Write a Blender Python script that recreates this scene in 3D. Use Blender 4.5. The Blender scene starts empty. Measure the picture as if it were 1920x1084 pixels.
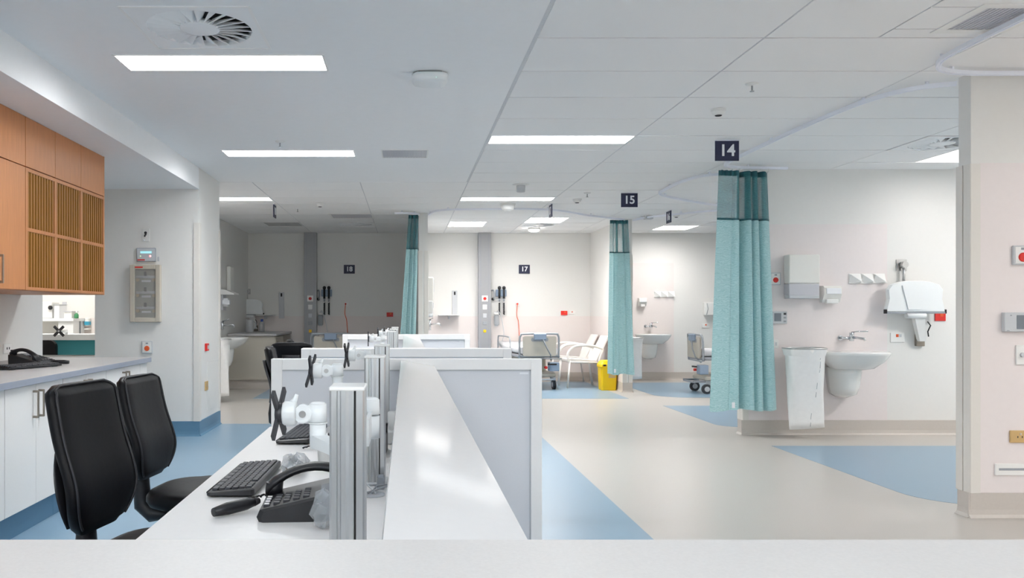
import bpy, bmesh, math, random
from mathutils import Vector, Matrix
random.seed(7)
sc = bpy.context.scene
COL = sc.collection

# ---------------------------------------------------------------- camera, world, exposure
# camera at (0, 0, CH), looking along +Y, frame shifted (architectural shift lens)
F, VX, VY, CH, H = 1541.0, 761.0, 586.0, 1.238, 2.686      # focal length and horizon in pixels of the 1920 px frame
cam = bpy.data.cameras.new('camera')
camo = bpy.data.objects.new('camera', cam)
COL.objects.link(camo)
camo.location = (0, 0, CH)
camo.rotation_euler = (math.pi / 2, 0, 0)
cam.sensor_width = 36
cam.lens = 36 * F / 1920
cam.shift_x = (960 - VX) / 1920
cam.shift_y = (VY - 542) / 1920
cam.clip_start = 0.05
cam.clip_end = 100
sc.camera = camo
w = bpy.data.worlds.new('world')
sc.world = w
w.use_nodes = True
w.node_tree.nodes['Background'].inputs[0].default_value = (0.8, 0.85, 0.9, 1)
w.node_tree.nodes['Background'].inputs[1].default_value = 0.02
sc.view_settings.view_transform = 'Standard'
sc.view_settings.look = 'None'
sc.view_settings.gamma = 1
sc.view_settings.use_curve_mapping = False
sc.view_settings.exposure = 0.13
sc.cycles.max_bounces = 12
sc.cycles.diffuse_bounces = 9
sc.cycles.glossy_bounces = 4
sc.cycles.transparent_max_bounces = 12
sc.cycles.sample_clamp_indirect = 6
sc.cycles.use_denoising = True
SPREAD = 0.7
LAMP_COOL = ((0.975, 0.99, 1.0), 46)       # corridor panels
LAMP_WARM = ((1.0, 0.958, 0.925), 58)       # bay panels


def X(px, Y): return (px - VX) * Y / F
def Z(py, Y): return CH - (py - VY) * Y / F


# ---------------------------------------------------------------- materials
def lin(v):
    v /= 255.0
    return v / 12.92 if v <= 0.04045 else ((v + 0.055) / 1.055) ** 2.4


def rgb(r, g, b): return (lin(r), lin(g), lin(b), 1)


MATS = {}


def mat(name, col, rough=0.5, metal=0.0, var=0.04, scale=60.0, bump=0.0, stretch=(1, 1, 1), coat=0.0, ior=1.45,
        spec=0.5):
    m = bpy.data.materials.new(name)
    m.use_nodes = True
    nt = m.node_tree
    p = nt.nodes['Principled BSDF']
    p.inputs['Roughness'].default_value = rough
    p.inputs['Metallic'].default_value = metal
    p.inputs['IOR'].default_value = ior
    p.inputs['Specular IOR Level'].default_value = spec
    p.inputs['Coat Weight'].default_value = coat
    tc = nt.nodes.new('ShaderNodeTexCoord')
    mp = nt.nodes.new('ShaderNodeMapping')
    mp.inputs['Scale'].default_value = stretch
    no = nt.nodes.new('ShaderNodeTexNoise')
    no.inputs['Scale'].default_value = scale
    no.inputs['Detail'].default_value = 4
    ra = nt.nodes.new('ShaderNodeMapRange')
    ra.inputs['From Min'].default_value = 0.25
    ra.inputs['From Max'].default_value = 0.75
    ra.inputs['To Min'].default_value = 1 - var
    ra.inputs['To Max'].default_value = 1 + var
    mul = nt.nodes.new('ShaderNodeVectorMath')
    mul.operation = 'SCALE'
    mul.inputs[0].default_value = col[:3]
    nt.links.new(tc.outputs['Object'], mp.inputs[0])
    nt.links.new(mp.outputs[0], no.inputs['Vector'])
    nt.links.new(no.outputs['Fac'], ra.inputs['Value'])
    nt.links.new(ra.outputs[0], mul.inputs['Scale'])
    nt.links.new(mul.outputs[0], p.inputs['Base Color'])
    if bump:
        bn = nt.nodes.new('ShaderNodeBump')
        bn.inputs['Strength'].default_value = bump
        bn.inputs['Distance'].default_value = 0.004
        nt.links.new(no.outputs['Fac'], bn.inputs['Height'])
        nt.links.new(bn.outputs[0], p.inputs['Normal'])
    MATS[name] = m
    return m


def emit(name, col, strength, spread=0.0):
    m = bpy.data.materials.new(name)
    m.use_nodes = True
    nt = m.node_tree
    p = nt.nodes['Principled BSDF']
    p.inputs['Base Color'].default_value = (0.8, 0.8, 0.8, 1)
    p.inputs['Emission Color'].default_value = (*col, 1)
    p.inputs['Emission Strength'].default_value = strength
    if spread:          # prismatic panel: throws less light sideways
        lw = nt.nodes.new('ShaderNodeLayerWeight'); lw.inputs['Blend'].default_value = 0.5
        s1 = nt.nodes.new('ShaderNodeMath'); s1.operation = 'SUBTRACT'; s1.inputs[0].default_value = 1.0
        s2 = nt.nodes.new('ShaderNodeMath'); s2.operation = 'POWER'; s2.inputs[1].default_value = spread
        s3 = nt.nodes.new('ShaderNodeMath'); s3.operation = 'MULTIPLY'; s3.inputs[1].default_value = strength
        nt.links.new(lw.outputs['Facing'], s1.inputs[1]); nt.links.new(s1.outputs[0], s2.inputs[0])
        nt.links.new(s2.outputs[0], s3.inputs[0]); nt.links.new(s3.outputs[0], p.inputs['Emission Strength'])
    return m


def see_through(name, col, alpha, rough=0.5):
    m = mat(name, col, rough, var=0.05)
    nt = m.node_tree
    p = nt.nodes['Principled BSDF']
    out = nt.nodes['Material Output']
    tr = nt.nodes.new('ShaderNodeBsdfTransparent')
    mx = nt.nodes.new('ShaderNodeMixShader')
    mx.inputs[0].default_value = alpha
    nt.links.new(tr.outputs[0], mx.inputs[1])
    nt.links.new(p.outputs[0], mx.inputs[2])
    nt.links.new(mx.outputs[0], out.inputs[0])
    return m


M_wall = mat('wall_paint', rgb(226, 225, 222), 0.6, var=0.008, scale=30)
M_pink = mat('wall_vinyl', rgb(229, 221, 220), 0.45, var=0.01, scale=30)
M_dado = mat('dado_vinyl', rgb(226, 218, 215), 0.45, var=0.01, scale=30)
M_plaster = mat('ceiling_paint', rgb(242, 243, 244), 0.7, var=0.008, scale=20)
M_tile = mat('tile_face', rgb(242, 242, 242), 0.8, var=0.02, scale=350, bump=0.05)
M_grid = mat('tile_grid', rgb(205, 207, 211), 0.6)
M_floor = mat('floor_vinyl', rgb(187, 182, 176), 0.30, var=0.04, scale=160)
M_blue = mat('blue_vinyl', rgb(130, 157, 177), 0.30, var=0.03, scale=160)
M_skirt = mat('skirting_vinyl', rgb(196, 189, 182), 0.5, var=0.02)
M_skirtb = mat('blue_skirting', rgb(92, 131, 158), 0.5, var=0.02)
M_guard = mat('guard_plastic', rgb(222, 218, 212), 0.4, var=0.01)
M_white = mat('white_laminate', rgb(232, 233, 235), 0.35, var=0.008)
M_desk = mat('desk_laminate', rgb(242, 239, 237), 0.28, var=0.012, scale=40)
M_gloss = mat('gloss_laminate', rgb(220, 218, 217), 0.085, var=0.01, ior=1.045)
M_counter = mat('counter_stone', rgb(202, 198, 195), 0.4, var=0.04, scale=420)
M_frame = mat('panel_frame_paint', rgb(242, 241, 240), 0.4, var=0.006)
M_infill = mat('panel_fabric', rgb(218, 220, 225), 0.7, var=0.02, scale=300, bump=0.05)
M_alu = mat('brushed_aluminium', rgb(205, 207, 208), 0.3, metal=0.9, var=0.03, scale=80, stretch=(8, 8, .3))
M_groove = mat('dark_groove', rgb(70, 68, 66), 0.6)
M_arm = mat('arm_white_plastic', rgb(232, 235, 236), 0.35, var=0.006)
M_black = mat('black_plastic', rgb(28, 29, 33), 0.4, var=0.08)
M_vesa = mat('black_powder_coat', rgb(46, 47, 52), 0.45, var=0.05)
M_leather = mat('black_vinyl', rgb(15, 15, 18), 0.42, var=0.12, scale=40, bump=0.10, spec=0.2)
M_shell = mat('chair_shell', rgb(38, 38, 42), 0.5, var=0.06)
M_key = mat('key_plastic', rgb(52, 53, 58), 0.5)
M_keylight = mat('key_print', rgb(225, 225, 225), 0.5)
M_screen = mat('grey_lcd', rgb(118, 124, 132), 0.25)
M_steel = mat('stainless', rgb(190, 190, 190), 0.28, metal=1.0, var=0.03)
M_nickel = mat('handle_nickel', rgb(150, 142, 132), 0.35, metal=0.9, var=0.03)
M_chrome = mat('chrome', rgb(205, 208, 212), 0.12, metal=1.0, var=0.01)
M_lam = mat('grey_worktop', rgb(184, 183, 184), 0.35, var=0.05, scale=260)
M_edge = mat('worktop_edge', rgb(150, 156, 168), 0.4, var=0.02)
M_cab = mat('cabinet_door', rgb(236, 234, 231), 0.45, var=0.006)
M_slat = mat('slat_ochre', rgb(142, 94, 26), 0.55, var=0.06, scale=40, stretch=(1, 1, .1))
M_slatback = mat('slat_backing', rgb(48, 29, 8), 0.7)
M_wood = mat('veneer', rgb(182, 121, 74), 0.42, var=0.10, scale=14, stretch=(6, 6, .5))
M_ceramic = mat('ceramic', rgb(236, 236, 233), 0.12, var=0.004)
M_dispw = mat('dispenser_white', rgb(232, 231, 226), 0.35, var=0.005)
M_dispg = mat('dispenser_smoke', rgb(196, 196, 202), 0.3, var=0.01)
M_plast = mat('white_plastic', rgb(232, 232, 230), 0.35, var=0.005)
M_plastg = mat('grey_plastic', rgb(196, 199, 203), 0.4, var=0.01)
M_midg = mat('mid_grey_plastic', rgb(150, 154, 160), 0.45, var=0.02)
M_red = mat('red_plastic', rgb(205, 40, 34), 0.4, var=0.02)
M_orange = mat('orange_plastic', rgb(214, 92, 48), 0.4, var=0.02)
M_yellow = mat('yellow_plastic', rgb(238, 196, 12), 0.4, var=0.02)
M_tan = mat('tan_plastic', rgb(196, 164, 112), 0.45, var=0.02)
M_beige = mat('beige_metal', rgb(192, 184, 170), 0.45, var=0.02)
M_bed = mat('bed_panel', rgb(190, 184, 172), 0.45, var=0.02)
M_bedtube = mat('bed_tube', rgb(165, 170, 176), 0.35, metal=0.5, var=0.02)
M_bedbox = mat('bed_control', rgb(140, 156, 176), 0.45, var=0.02)
M_sheet = mat('sheet', rgb(232, 233, 236), 0.8, var=0.02)
M_navy = mat('sign_navy', rgb(28, 32, 62), 0.45, var=0.02)
M_signw = mat('sign_white', rgb(238, 240, 244), 0.5, var=0.0)
M_track = mat('track_white', rgb(238, 241, 250), 0.4, var=0.01)
M_medcol = mat('service_column', rgb(158, 159, 162), 0.4, metal=0.2, var=0.02)
M_green = mat('green_plastic', rgb(66, 138, 92), 0.4)
M_teal = mat('teal_fabric', rgb(74, 152, 162), 0.8, var=0.06, scale=200)
M_cyan = mat('blue_label', rgb(70, 160, 190), 0.4)
M_rubber = mat('castor_rubber', rgb(60, 62, 66), 0.6)
M_chairw = mat('chair_white', rgb(243, 239, 235), 0.4, var=0.01)
M_dark = mat('dark_void', rgb(38, 38, 42), 0.7)
M_glass = see_through('valve_glass', rgb(190, 190, 186), 0.35, 0.08)
M_wrap = see_through('clear_wrap', rgb(190, 195, 200), 0.45, 0.15)
M_bag = mat('bag_film', rgb(246, 245, 243), 0.45, var=0.02, scale=25, bump=0.5)
M_bagc = M_bag
M_glow = emit('led_green', (0.2, 1.0, 0.6), 6)
M_lcd = emit('lcd_cyan', (0.05, 0.55, 0.62), 1.0)
M_ledr = emit('led_red', (1.0, 0.25, 0.25), 1.2)
M_ledg = emit('led_yellow_green', (0.45, 0.8, 0.3), 0.8)
M_lampc = emit('lamp_cool', *LAMP_COOL, SPREAD)
M_lampw = emit('lamp_warm', *LAMP_WARM, SPREAD)
M_lampd = emit('lamp_dimmed', LAMP_WARM[0], 7, SPREAD)
M_lampn = emit('lamp_cool_low', LAMP_COOL[0], 5, SPREAD)
M_fillr = emit('fill_cool_rear', LAMP_COOL[0], 155)  # strong glow for the two fill panels added behind the camera
M_lampq = emit('lamp_cool_mild', LAMP_COOL[0], 26, SPREAD)
M_lampm = emit('lamp_warm_mild', LAMP_WARM[0], 36, SPREAD)
M_lampb = emit('lamp_bay_near', LAMP_WARM[0], 32)
M_filld = emit('fill_bay_deep', LAMP_WARM[0], 62)  # glow for the fill panel added out of view in the bay
M_lampoff = mat('lamp_off', rgb(190, 190, 190), 0.5)


def cloth(name, c1, c2, alpha=None):
    m = bpy.data.materials.new(name)
    m.use_nodes = True
    nt = m.node_tree
    p = nt.nodes['Principled BSDF']
    p.inputs['Roughness'].default_value = 0.75
    p.inputs['Sheen Weight'].default_value = 0.2
    tc = nt.nodes.new('ShaderNodeTexCoord')
    mp = nt.nodes.new('ShaderNodeMapping')
    mp.inputs['Scale'].default_value = (1.0, 1.0, 1.6)
    wv = nt.nodes.new('ShaderNodeTexWave')
    wv.wave_type = 'BANDS'
    wv.bands_direction = 'Z'
    wv.inputs['Scale'].default_value = 11
    wv.inputs['Distortion'].default_value = 14
    wv.inputs['Detail'].default_value = 2
    wv.inputs['Detail Scale'].default_value = 1.4
    mx = nt.nodes.new('ShaderNodeMix')
    mx.data_type = 'RGBA'
    mx.inputs[6].default_value = c1
    mx.inputs[7].default_value = c2
    nt.links.new(tc.outputs['Object'], mp.inputs[0])
    nt.links.new(mp.outputs[0], wv.inputs['Vector'])
    nt.links.new(wv.outputs['Fac'], mx.inputs[0])
    nt.links.new(mx.outputs[2], p.inputs['Base Color'])
    out = nt.nodes['Material Output']
    ts = nt.nodes.new('ShaderNodeBsdfTranslucent')
    nt.links.new(mx.outputs[2], ts.inputs['Color'])
    ms = nt.nodes.new('ShaderNodeMixShader')
    ms.inputs[0].default_value = 0.3
    nt.links.new(p.outputs[0], ms.inputs[1])
    nt.links.new(ts.outputs[0], ms.inputs[2])
    last = ms
    if alpha is not None:
        tr = nt.nodes.new('ShaderNodeBsdfTransparent')
        m2 = nt.nodes.new('ShaderNodeMixShader')
        m2.inputs[0].default_value = alpha
        nt.links.new(tr.outputs[0], m2.inputs[1])
        nt.links.new(ms.outputs[0], m2.inputs[2])
        last = m2
    nt.links.new(last.outputs[0], out.inputs[0])
    return m


M_drape = cloth('curtain_teal', rgb(158, 200, 204), rgb(182, 216, 219))
M_net = cloth('curtain_net', rgb(56, 122, 130), rgb(66, 134, 142), alpha=0.68)
M_tape = mat('curtain_tape', rgb(34, 84, 92), 0.8, var=0.08)


# ---------------------------------------------------------------- mesh helpers
class MB:
    """collects shapes into one mesh (world coordinates)"""

    def __init__(self):
        self.bm = bmesh.new()

    def _face(self, vs, smooth=False):
        try:
            f = self.bm.faces.new(vs)
            f.smooth = smooth
        except ValueError:
            pass

    def box(self, x0, x1, y0, y1, z0, z1, b=0.0, seg=1, rot=None):
        x0, x1 = sorted((x0, x1)); y0, y1 = sorted((y0, y1)); z0, z1 = sorted((z0, z1))
        v = [self.bm.verts.new(p) for p in ((x0, y0, z0), (x1, y0, z0), (x1, y1, z0), (x0, y1, z0),
                                            (x0, y0, z1), (x1, y0, z1), (x1, y1, z1), (x0, y1, z1))]
        fs = []
        for q in ((0, 3, 2, 1), (4, 5, 6, 7), (0, 1, 5, 4), (1, 2, 6, 5), (2, 3, 7, 6), (3, 0, 4, 7)):
            fs.append(self.bm.faces.new([v[i] for i in q]))
        if rot:
            c, m = rot
            for k in v:
                k.co = Vector(c) + m @ (k.co - Vector(c))
        if b > 0:
            es = list({e for f in fs for e in f.edges})
            b = min(b, 0.49 * min(x1 - x0, y1 - y0, z1 - z0))
            r = bmesh.ops.bevel(self.bm, geom=es, offset=b, segments=seg, affect='EDGES', profile=0.5)
            if seg > 1:
                for f in r['faces']:
                    f.smooth = True
        return self

    def loft(self, rings, caps=True, smooth=True, closed=True):
        rows = [[self.bm.verts.new(p) for p in r] for r in rings]
        n = len(rows[0])
        for a, b in zip(rows, rows[1:]):
            for i in range(n if closed else n - 1):
                j = (i + 1) % n
                self._face([a[i], a[j], b[j], b[i]], smooth)
        if caps:
            self._face(list(reversed(rows[0])))
            self._face(rows[-1])
        return self

    def cyl(self, p0, p1, r0, r1=None, n=14, smooth=True, caps=True):
        p0, p1 = Vector(p0), Vector(p1)
        r1 = r0 if r1 is None else r1
        d = (p1 - p0).normalized()
        a = Vector((0, 0, 1)) if abs(d.z) < .9 else Vector((1, 0, 0))
        u = d.cross(a).normalized(); v = d.cross(u)
        rings = [[p + (u * math.cos(2 * math.pi * i / n) + v * math.sin(2 * math.pi * i / n)) * r for i in range(n)]
                 for p, r in ((p0, r0), (p1, r1))]
        return self.loft(rings, caps, smooth)

    def lathe(self, prof, c, n=20, axis='z', smooth=True):
        rings = []
        for r, h in prof:
            ring = []
            for i in range(n):
                a = 2 * math.pi * i / n
                u, v = r * math.cos(a), r * math.sin(a)
                if axis == 'z': ring.append((c[0] + u, c[1] + v, c[2] + h))
                elif axis == 'y': ring.append((c[0] + u, c[1] + h, c[2] + v))
                else: ring.append((c[0] + h, c[1] + u, c[2] + v))
            rings.append(ring)
        return self.loft(rings, True, smooth)

    def tube(self, pts, r, n=8, closed=False):
        pts = [Vector(p) for p in pts]
        rings = []
        prev = None
        N = len(pts)
        for i, p in enumerate(pts):
            t = (pts[(i + 1) % N] - pts[i - 1]) if closed else (pts[min(i + 1, N - 1)] - pts[max(i - 1, 0)])
            t.normalize()
            if prev is None:
                a = Vector((0, 0, 1)) if abs(t.z) < .9 else Vector((1, 0, 0))
                u = t.cross(a).normalized()
            else:
                u = (prev - t * prev.dot(t)).normalized()
            prev = u
            v = t.cross(u)
            rr = r[i] if isinstance(r, (list, tuple)) else r
            rings.append([p + (u * math.cos(2 * math.pi * k / n) + v * math.sin(2 * math.pi * k / n)) * rr for k in range(n)])
        if closed:
            rings.append(rings[0])
        return self.loft(rings, not closed, True)

    def prism(self, poly, axis, a0, a1, smooth=False):
        def P(u, v, a):
            return (u, v, a) if axis == 'z' else ((u, a, v) if axis == 'y' else (a, u, v))
        return self.loft([[P(u, v, a0) for u, v in poly], [P(u, v, a1) for u, v in poly]], True, smooth)

    def sphere(self, c, r, s=(1, 1, 1), n=12, m=8):
        rings = []
        for j in range(1, m):
            t = math.pi * j / m
            rings.append([(c[0] + r * s[0] * math.sin(t) * math.cos(2 * math.pi * i / n),
                           c[1] + r * s[1] * math.sin(t) * math.sin(2 * math.pi * i / n),
                           c[2] + r * s[2] * math.cos(t)) for i in range(n)])
        return self.loft(rings, True, True)

    def grid(self, nu, nv, fn, smooth=True):
        vs = [[self.bm.verts.new(fn(i / nu, j / nv)) for i in range(nu + 1)] for j in range(nv + 1)]
        for j in range(nv):
            for i in range(nu):
                self._face([vs[j][i], vs[j][i + 1], vs[j + 1][i + 1], vs[j + 1][i]], smooth)
        return self

    def xform(self, m):
        bmesh.ops.transform(self.bm, matrix=m, verts=self.bm.verts)
        return self

    def mesh(self, name, m):
        bmesh.ops.recalc_face_normals(self.bm, faces=self.bm.faces)
        me = bpy.data.meshes.new(name)
        self.bm.to_mesh(me)
        self.bm.free()
        me.materials.append(m)
        return me


BASE = {}           # object -> world location of its own origin (things are built unrotated)


def tag(o, label=None, cat=None, group=None, kind=None):
    if label: o['label'] = label
    if cat: o['category'] = cat
    if group: o['group'] = group
    if kind: o['kind'] = kind
    return o


def thing(name, label, cat, loc=(0, 0, 0), group=None):
    o = bpy.data.objects.new(name, None)
    o.empty_display_size = 0.1
    COL.objects.link(o)
    o.location = loc
    BASE[o.name] = Vector(loc)
    return tag(o, label, cat, group)


def part(name, mb, m, parent, label=None, kind=None):
    off = BASE[parent.name]
    mb.xform(Matrix.Translation(-off))
    o = bpy.data.objects.new(name, mb.mesh(name, m))
    COL.objects.link(o)
    o.parent = parent
    BASE[o.name] = off
    return tag(o, label, None, None, kind)


def single(name, label, cat, mb, m, group=None, kind=None):
    xs = [v.co for v in mb.bm.verts]
    lo = [min(c[i] for c in xs) for i in range(3)]; hi = [max(c[i] for c in xs) for i in range(3)]
    loc = Vector(((lo[0] + hi[0]) / 2, (lo[1] + hi[1]) / 2, lo[2]))
    mb.xform(Matrix.Translation(-loc))
    o = bpy.data.objects.new(name, mb.mesh(name, m))
    COL.objects.link(o)
    o.location = loc
    BASE[o.name] = loc
    return tag(o, label, cat, group, kind)


def struct(name, mb, m, parent=None):
    o = bpy.data.objects.new(name, mb.mesh(name, m))
    COL.objects.link(o)
    BASE[o.name] = Vector((0, 0, 0))
    if parent:
        o.parent = parent
    else:
        o['kind'] = 'structure'
    return o


def place(o, loc, rz=0):
    o.location = loc
    o.rotation_euler = (0, 0, rz)
    return o


def dup(o, loc=None, rz=0, label=None, parent=None):
    c = o.copy()
    COL.objects.link(c)
    if parent: c.parent = parent
    if loc is not None:
        c.location = loc
        c.rotation_euler = (0, 0, rz)
    if label: c['label'] = label
    for ch in list(o.children):
        dup(ch, parent=c)
    return c


def text_part(s, size, loc, rx, rz, m, parent, name='lettering', fat=0.0, extrude=0.001):
    cu = bpy.data.curves.new('lettering', 'FONT')
    cu.body = s
    cu.size = size
    cu.align_x = 'CENTER'
    cu.align_y = 'CENTER'
    cu.extrude = extrude
    cu.offset = fat
    t = bpy.data.objects.new('lettering', cu)
    COL.objects.link(t)
    bpy.context.view_layer.update()
    me = bpy.data.meshes.new_from_object(t)
    bpy.data.objects.remove(t)
    me.materials.clear()
    me.materials.append(m)
    o = bpy.data.objects.new(name, me)
    COL.objects.link(o)
    mt = Matrix.Translation(Vector(loc) - BASE[parent.name]) @ Matrix.Rotation(rz, 4, 'Z') @ Matrix.Rotation(rx, 4, 'X')
    me.transform(mt)
    o.parent = parent
    BASE[o.name] = BASE[parent.name]
    return o


def slab(mb, x0, x1, y0, y1, z0, z1, holes):
    xs = sorted({x0, x1, *[v for h in holes for v in h[:2] if x0 < v < x1]})
    ys = sorted({y0, y1, *[v for h in holes for v in h[2:] if y0 < v < y1]})
    for a, b in zip(xs, xs[1:]):
        for c, d in zip(ys, ys[1:]):
            mx, my = (a + b) / 2, (c + d) / 2
            if any(h[0] < mx < h[1] and h[2] < my < h[3] for h in holes):
                continue
            mb.box(a, b, c, d, z0, z1)
    return mb


def hslab_y(mb, x0, x1, z0, z1, y0, y1, hole):
    """wall facing Y with a rectangular opening"""
    a, b, c, d = hole
    mb.box(x0, a, y0, y1, z0, z1); mb.box(b, x1, y0, y1, z0, z1)
    mb.box(a, b, y0, y1, z0, c); mb.box(a, b, y0, y1, d, z1)
    return mb


# ---------------------------------------------------------------- the shell
XL, XR, YB, YF = -6.0, 7.5, -3.0, 15.0
fl = struct('floor', MB().box(XL - .2, XR + .2, YB - .2, YF + .2, -0.1, 0), M_floor)


def patch(x0, x1, y0, y1, r=0.0):
    """blue vinyl inlay, near-left corner rounded"""
    poly = [(x1, y0), (x1, y1), (x0, y1)]
    if r:
        poly += [(x0 + r - r * math.cos(a), y0 + r - r * math.sin(a)) for a in [k * math.pi / 16 for k in range(9)]]
    else:
        poly += [(x0, y0)]
    o = struct('vinyl_inlay', MB().prism(poly, 'z', -0.01, 0.0015), M_blue, fl)
    return o


patch(-3.05, 1.35, -2.9, 9.13)
patch(3.39, 7.4, 5.24, 7.62, .42)
patch(3.41, 7.4, 8.87, 10.9, .25)
patch(3.70, 7.4, 11.95, 14.5, .42)
patch(.55, 3.2, 11.8, 14.7)
patch(-2.2, .0, 11.8, 14.6)

# lamp, vent and grille openings in the ceiling: x0, x1, y0, y1
PL_LIGHTS = [(-1.65, -.46, 4.61, 4.91), (-1.65, -.46, 7.31, 7.61), (-1.65, -.46, 1.91, 2.21), (-1.65, -.46, -.79, -.49),
             (-1.65, -.46, -2.5, -2.2), (2.0, 3.2, -2.5, -2.2)]
TL_LIGHTS = [(.70, 1.88, 6.745, 7.035), (.70, 1.88, 10.345, 10.635), (-2.90, -1.72, 10.345, 10.635),
             (.70, 1.29, 13.12, 13.82), (1.90, 2.49, 12.54, 13.24), (4.30, 4.89, 13.70, 14.36),
             (4.90, 5.49, 7.30, 7.92), (4.90, 5.49, 10.35, 10.93), (.70, 1.88, 3.145, 3.435),
             (4.90, 5.49, 3.2, 3.7), (-2.31, -1.72, 13.2, 13.8),
             (6.1, 6.68, 6.16, 6.72), (4.90, 5.49, 1.3, 1.9), (.70, 1.88, -.45, -.16)]
SWIRLS = [(-1.36, -.74, 3.88, 4.50), (4.29, 4.89, 6.735, 7.335), (-1.11, -.51, 13.2, 13.8), (1.89, 2.49, 13.3, 13.9), (4.89, 5.49, 13.1, 13.7)]
VENTS = [(-.21, .19, 7.32, 7.67), (2.76, 3.04, 3.90, 4.20), (-1.11, -.51, 12.1, 12.6)]
HOLES = PL_LIGHTS + TL_LIGHTS + SWIRLS + VENTS

ce = struct('ceiling', MB().box(XL - .2, XR + .2, YB - .2, YF + .2, 2.80, 2.9), M_grid)
pb = MB()
slab(pb, -2.075, .672, YB, 9.13, H, H + .03, HOLES)
pb.box(XL, -2.07, YB, 9.13, H, H + .03)
pb.box(XL, -2.99, 9.13, YF, H, H + .03)
slab(pb, .672, XR, YB, 2.53, H, H + .03, HOLES)
struct('plasterboard', pb, M_plaster, ce)
tg = MB()
for xx in (.69, 1.89, 3.09, 4.29, 5.49, 6.69):
    tg.box(xx - .012, xx + .012, 2.53, YF, H + .004, H + .02)
for xx in (-1.71, -.51):
    tg.box(xx - .012, xx + .012, 9.13, YF, H + .004, H + .02)
tg.box(-2.9, .69, 9.125, 9.145, H + .004, H + .02)
struct('tile_rail', tg, M_grid, ce)


def cut(cells, h):
    out = []
    for (a, b, c, d) in cells:
        e, f, g, i = max(a, h[0]), min(b, h[1]), max(c, h[2]), min(d, h[3])
        if e >= f or g >= i:
            out.append((a, b, c, d)); continue
        if g - c > .03: out.append((a, b, c, g))
        if d - i > .03: out.append((a, b, i, d))
        if e - a > .03: out.append((a, e, g, i))
        if b - f > .03: out.append((f, b, g, i))
    return out


def tiles(x0, x1, y0, y1):
    cells = [(x0, x1, y0, y1)]
    if x0 < 2.4 < x1 and 3.6 < y0 < 3.8:
        cells = [(x0, 2.49, y0, y1), (2.49, x1, y0, y1)]
    for h in HOLES:
        cells = cut(cells, h)
    for (a, b, c, d) in cells:
        dz = random.uniform(-.0006, .0006)
        struct('ceiling_tile', MB().box(a + .005, b - .005, c + .007, d - .007, H + dz, H + .015, b=.0015), M_tile, ce)


rows = [2.535 + .6 * k for k in range(21)]
for y0 in rows:
    y1 = min(y0 + .6, YF)
    if y1 - y0 < .05: continue
    for x0 in (.69, 1.89, 3.09, 4.29, 5.49, 6.69):
        tiles(x0, min(x0 + 1.2, XR), y0, y1)
    if y0 > 9.1:
        for x0, x1 in ((-2.88, -1.71), (-1.71, -.51), (-.51, .69)):
            tiles(x0, x1, y0, y1)
struct('ceiling_trim', MB().box(.673, .694, 2.53, 9.13, H + .001, H + .02), M_grid, ce)

WT = H + .012       # wall tops tuck behind the tiles' faces
struct('wall_back', MB().box(XL, XR, YB - .12, YB, 0, WT), M_wall)
struct('wall_right', MB().box(XR, XR + .12, YB, YF, 0, WT), M_wall)
wf = struct('wall_front', MB().box(XL, XR, YF, YF + .12, 0, WT), M_wall)
struct('wall_outer_left', MB().box(XL - .12, XL, YB, YF, 0, WT), M_wall)
struct('wall_left', MB().box(-3.17, -3.05, YB, 6.9, 0, 2.49), M_wall)
struct('wall_alcove', MB().box(-4.8, -4.7, 6.9, 8.22, 0, 2.49).box(-4.8, -3.17, 6.8, 6.9, 0, 2.49), M_wall)
HX0, HX1, HZ0, HZ1 = -4.0, X(178, 8.22), Z(667, 8.22), 1.62
wh = struct('wall_hatch', hslab_y(MB(), XL, -2.99, 0, WT, 8.22, 8.34, (HX0, HX1, HZ0, HZ1)), M_wall)
wp = struct('wall_pier', MB().box(-2.99, -2.07, 8.22, 9.13, 0, WT), M_wall)
wb18 = struct('wall_bay_left', MB().box(-2.99, -2.88, 9.13, YF, 0, WT), M_wall)
struct('wall_bulkhead', MB().box(XL, -2.07, YB, 8.22, 2.472, H), M_plaster)
struct('wall_room_end', MB().box(XL, -2.99, 11.4, 11.5, 0, WT), M_wall)
wa = struct('wall_bay_near', MB().box(3.41, XR, 4.96, 5.07, 0, WT), M_wall)
wb = struct('wall_bay_middle', MB().box(3.41, XR, 8.31, 8.42, 0, WT), M_wall)
we = struct('wall_bay_far', MB().box(3.37, 3.505, 12.75, YF, 0, WT), M_wall)
wd = struct('wall_bay_centre', MB().box(.19, .318, 11.95, YF, 0, WT), M_wall)
# vinyl wall sheets
struct('vinyl_sheet', MB().box(3.46, XR, 4.957, 4.96, .15, 2.14), M_pink, wa)
struct('vinyl_sheet', MB().box(3.46, 4.865, 8.307, 8.31, .15, 2.13), M_pink, wb)
struct('vinyl_sheet', MB().box(3.62, 4.89, 14.997, YF, .15, 2.14), M_dado, wf)
struct('vinyl_sheet', MB().box(.318, 3.37, 14.997, YF, .15, 1.17), M_dado, wf)
struct('vinyl_sheet', MB().box(-2.88, .19, 14.997, YF, .15, 1.17), M_dado, wf)
struct('vinyl_sheet', MB().box(3.367, 3.37, 12.81, 14.997, .15, 1.17), M_dado, we)
struct('vinyl_sheet', MB().box(.318, .321, 12.0, 14.997, .15, 1.17), M_dado, wd)
struct('vinyl_sheet', MB().box(-2.88, -2.877, 9.3, 11.9, .15, 2.1), M_dado, wb18)


def coved(mb, p0, p1, nrm, h=.15, t=.008):
    """skirting with a coved foot from p0 to p1, standing out along nrm"""
    prof = [(0, h), (t, h - .002), (t, .05), (t + .004, .02), (t + .02, .001), (0, .001)]
    r = [[(p[0] + nrm[0] * a, p[1] + nrm[1] * a, z) for a, z in prof] for p in (p0, p1)]
    return mb.loft(r, True, False)


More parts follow.
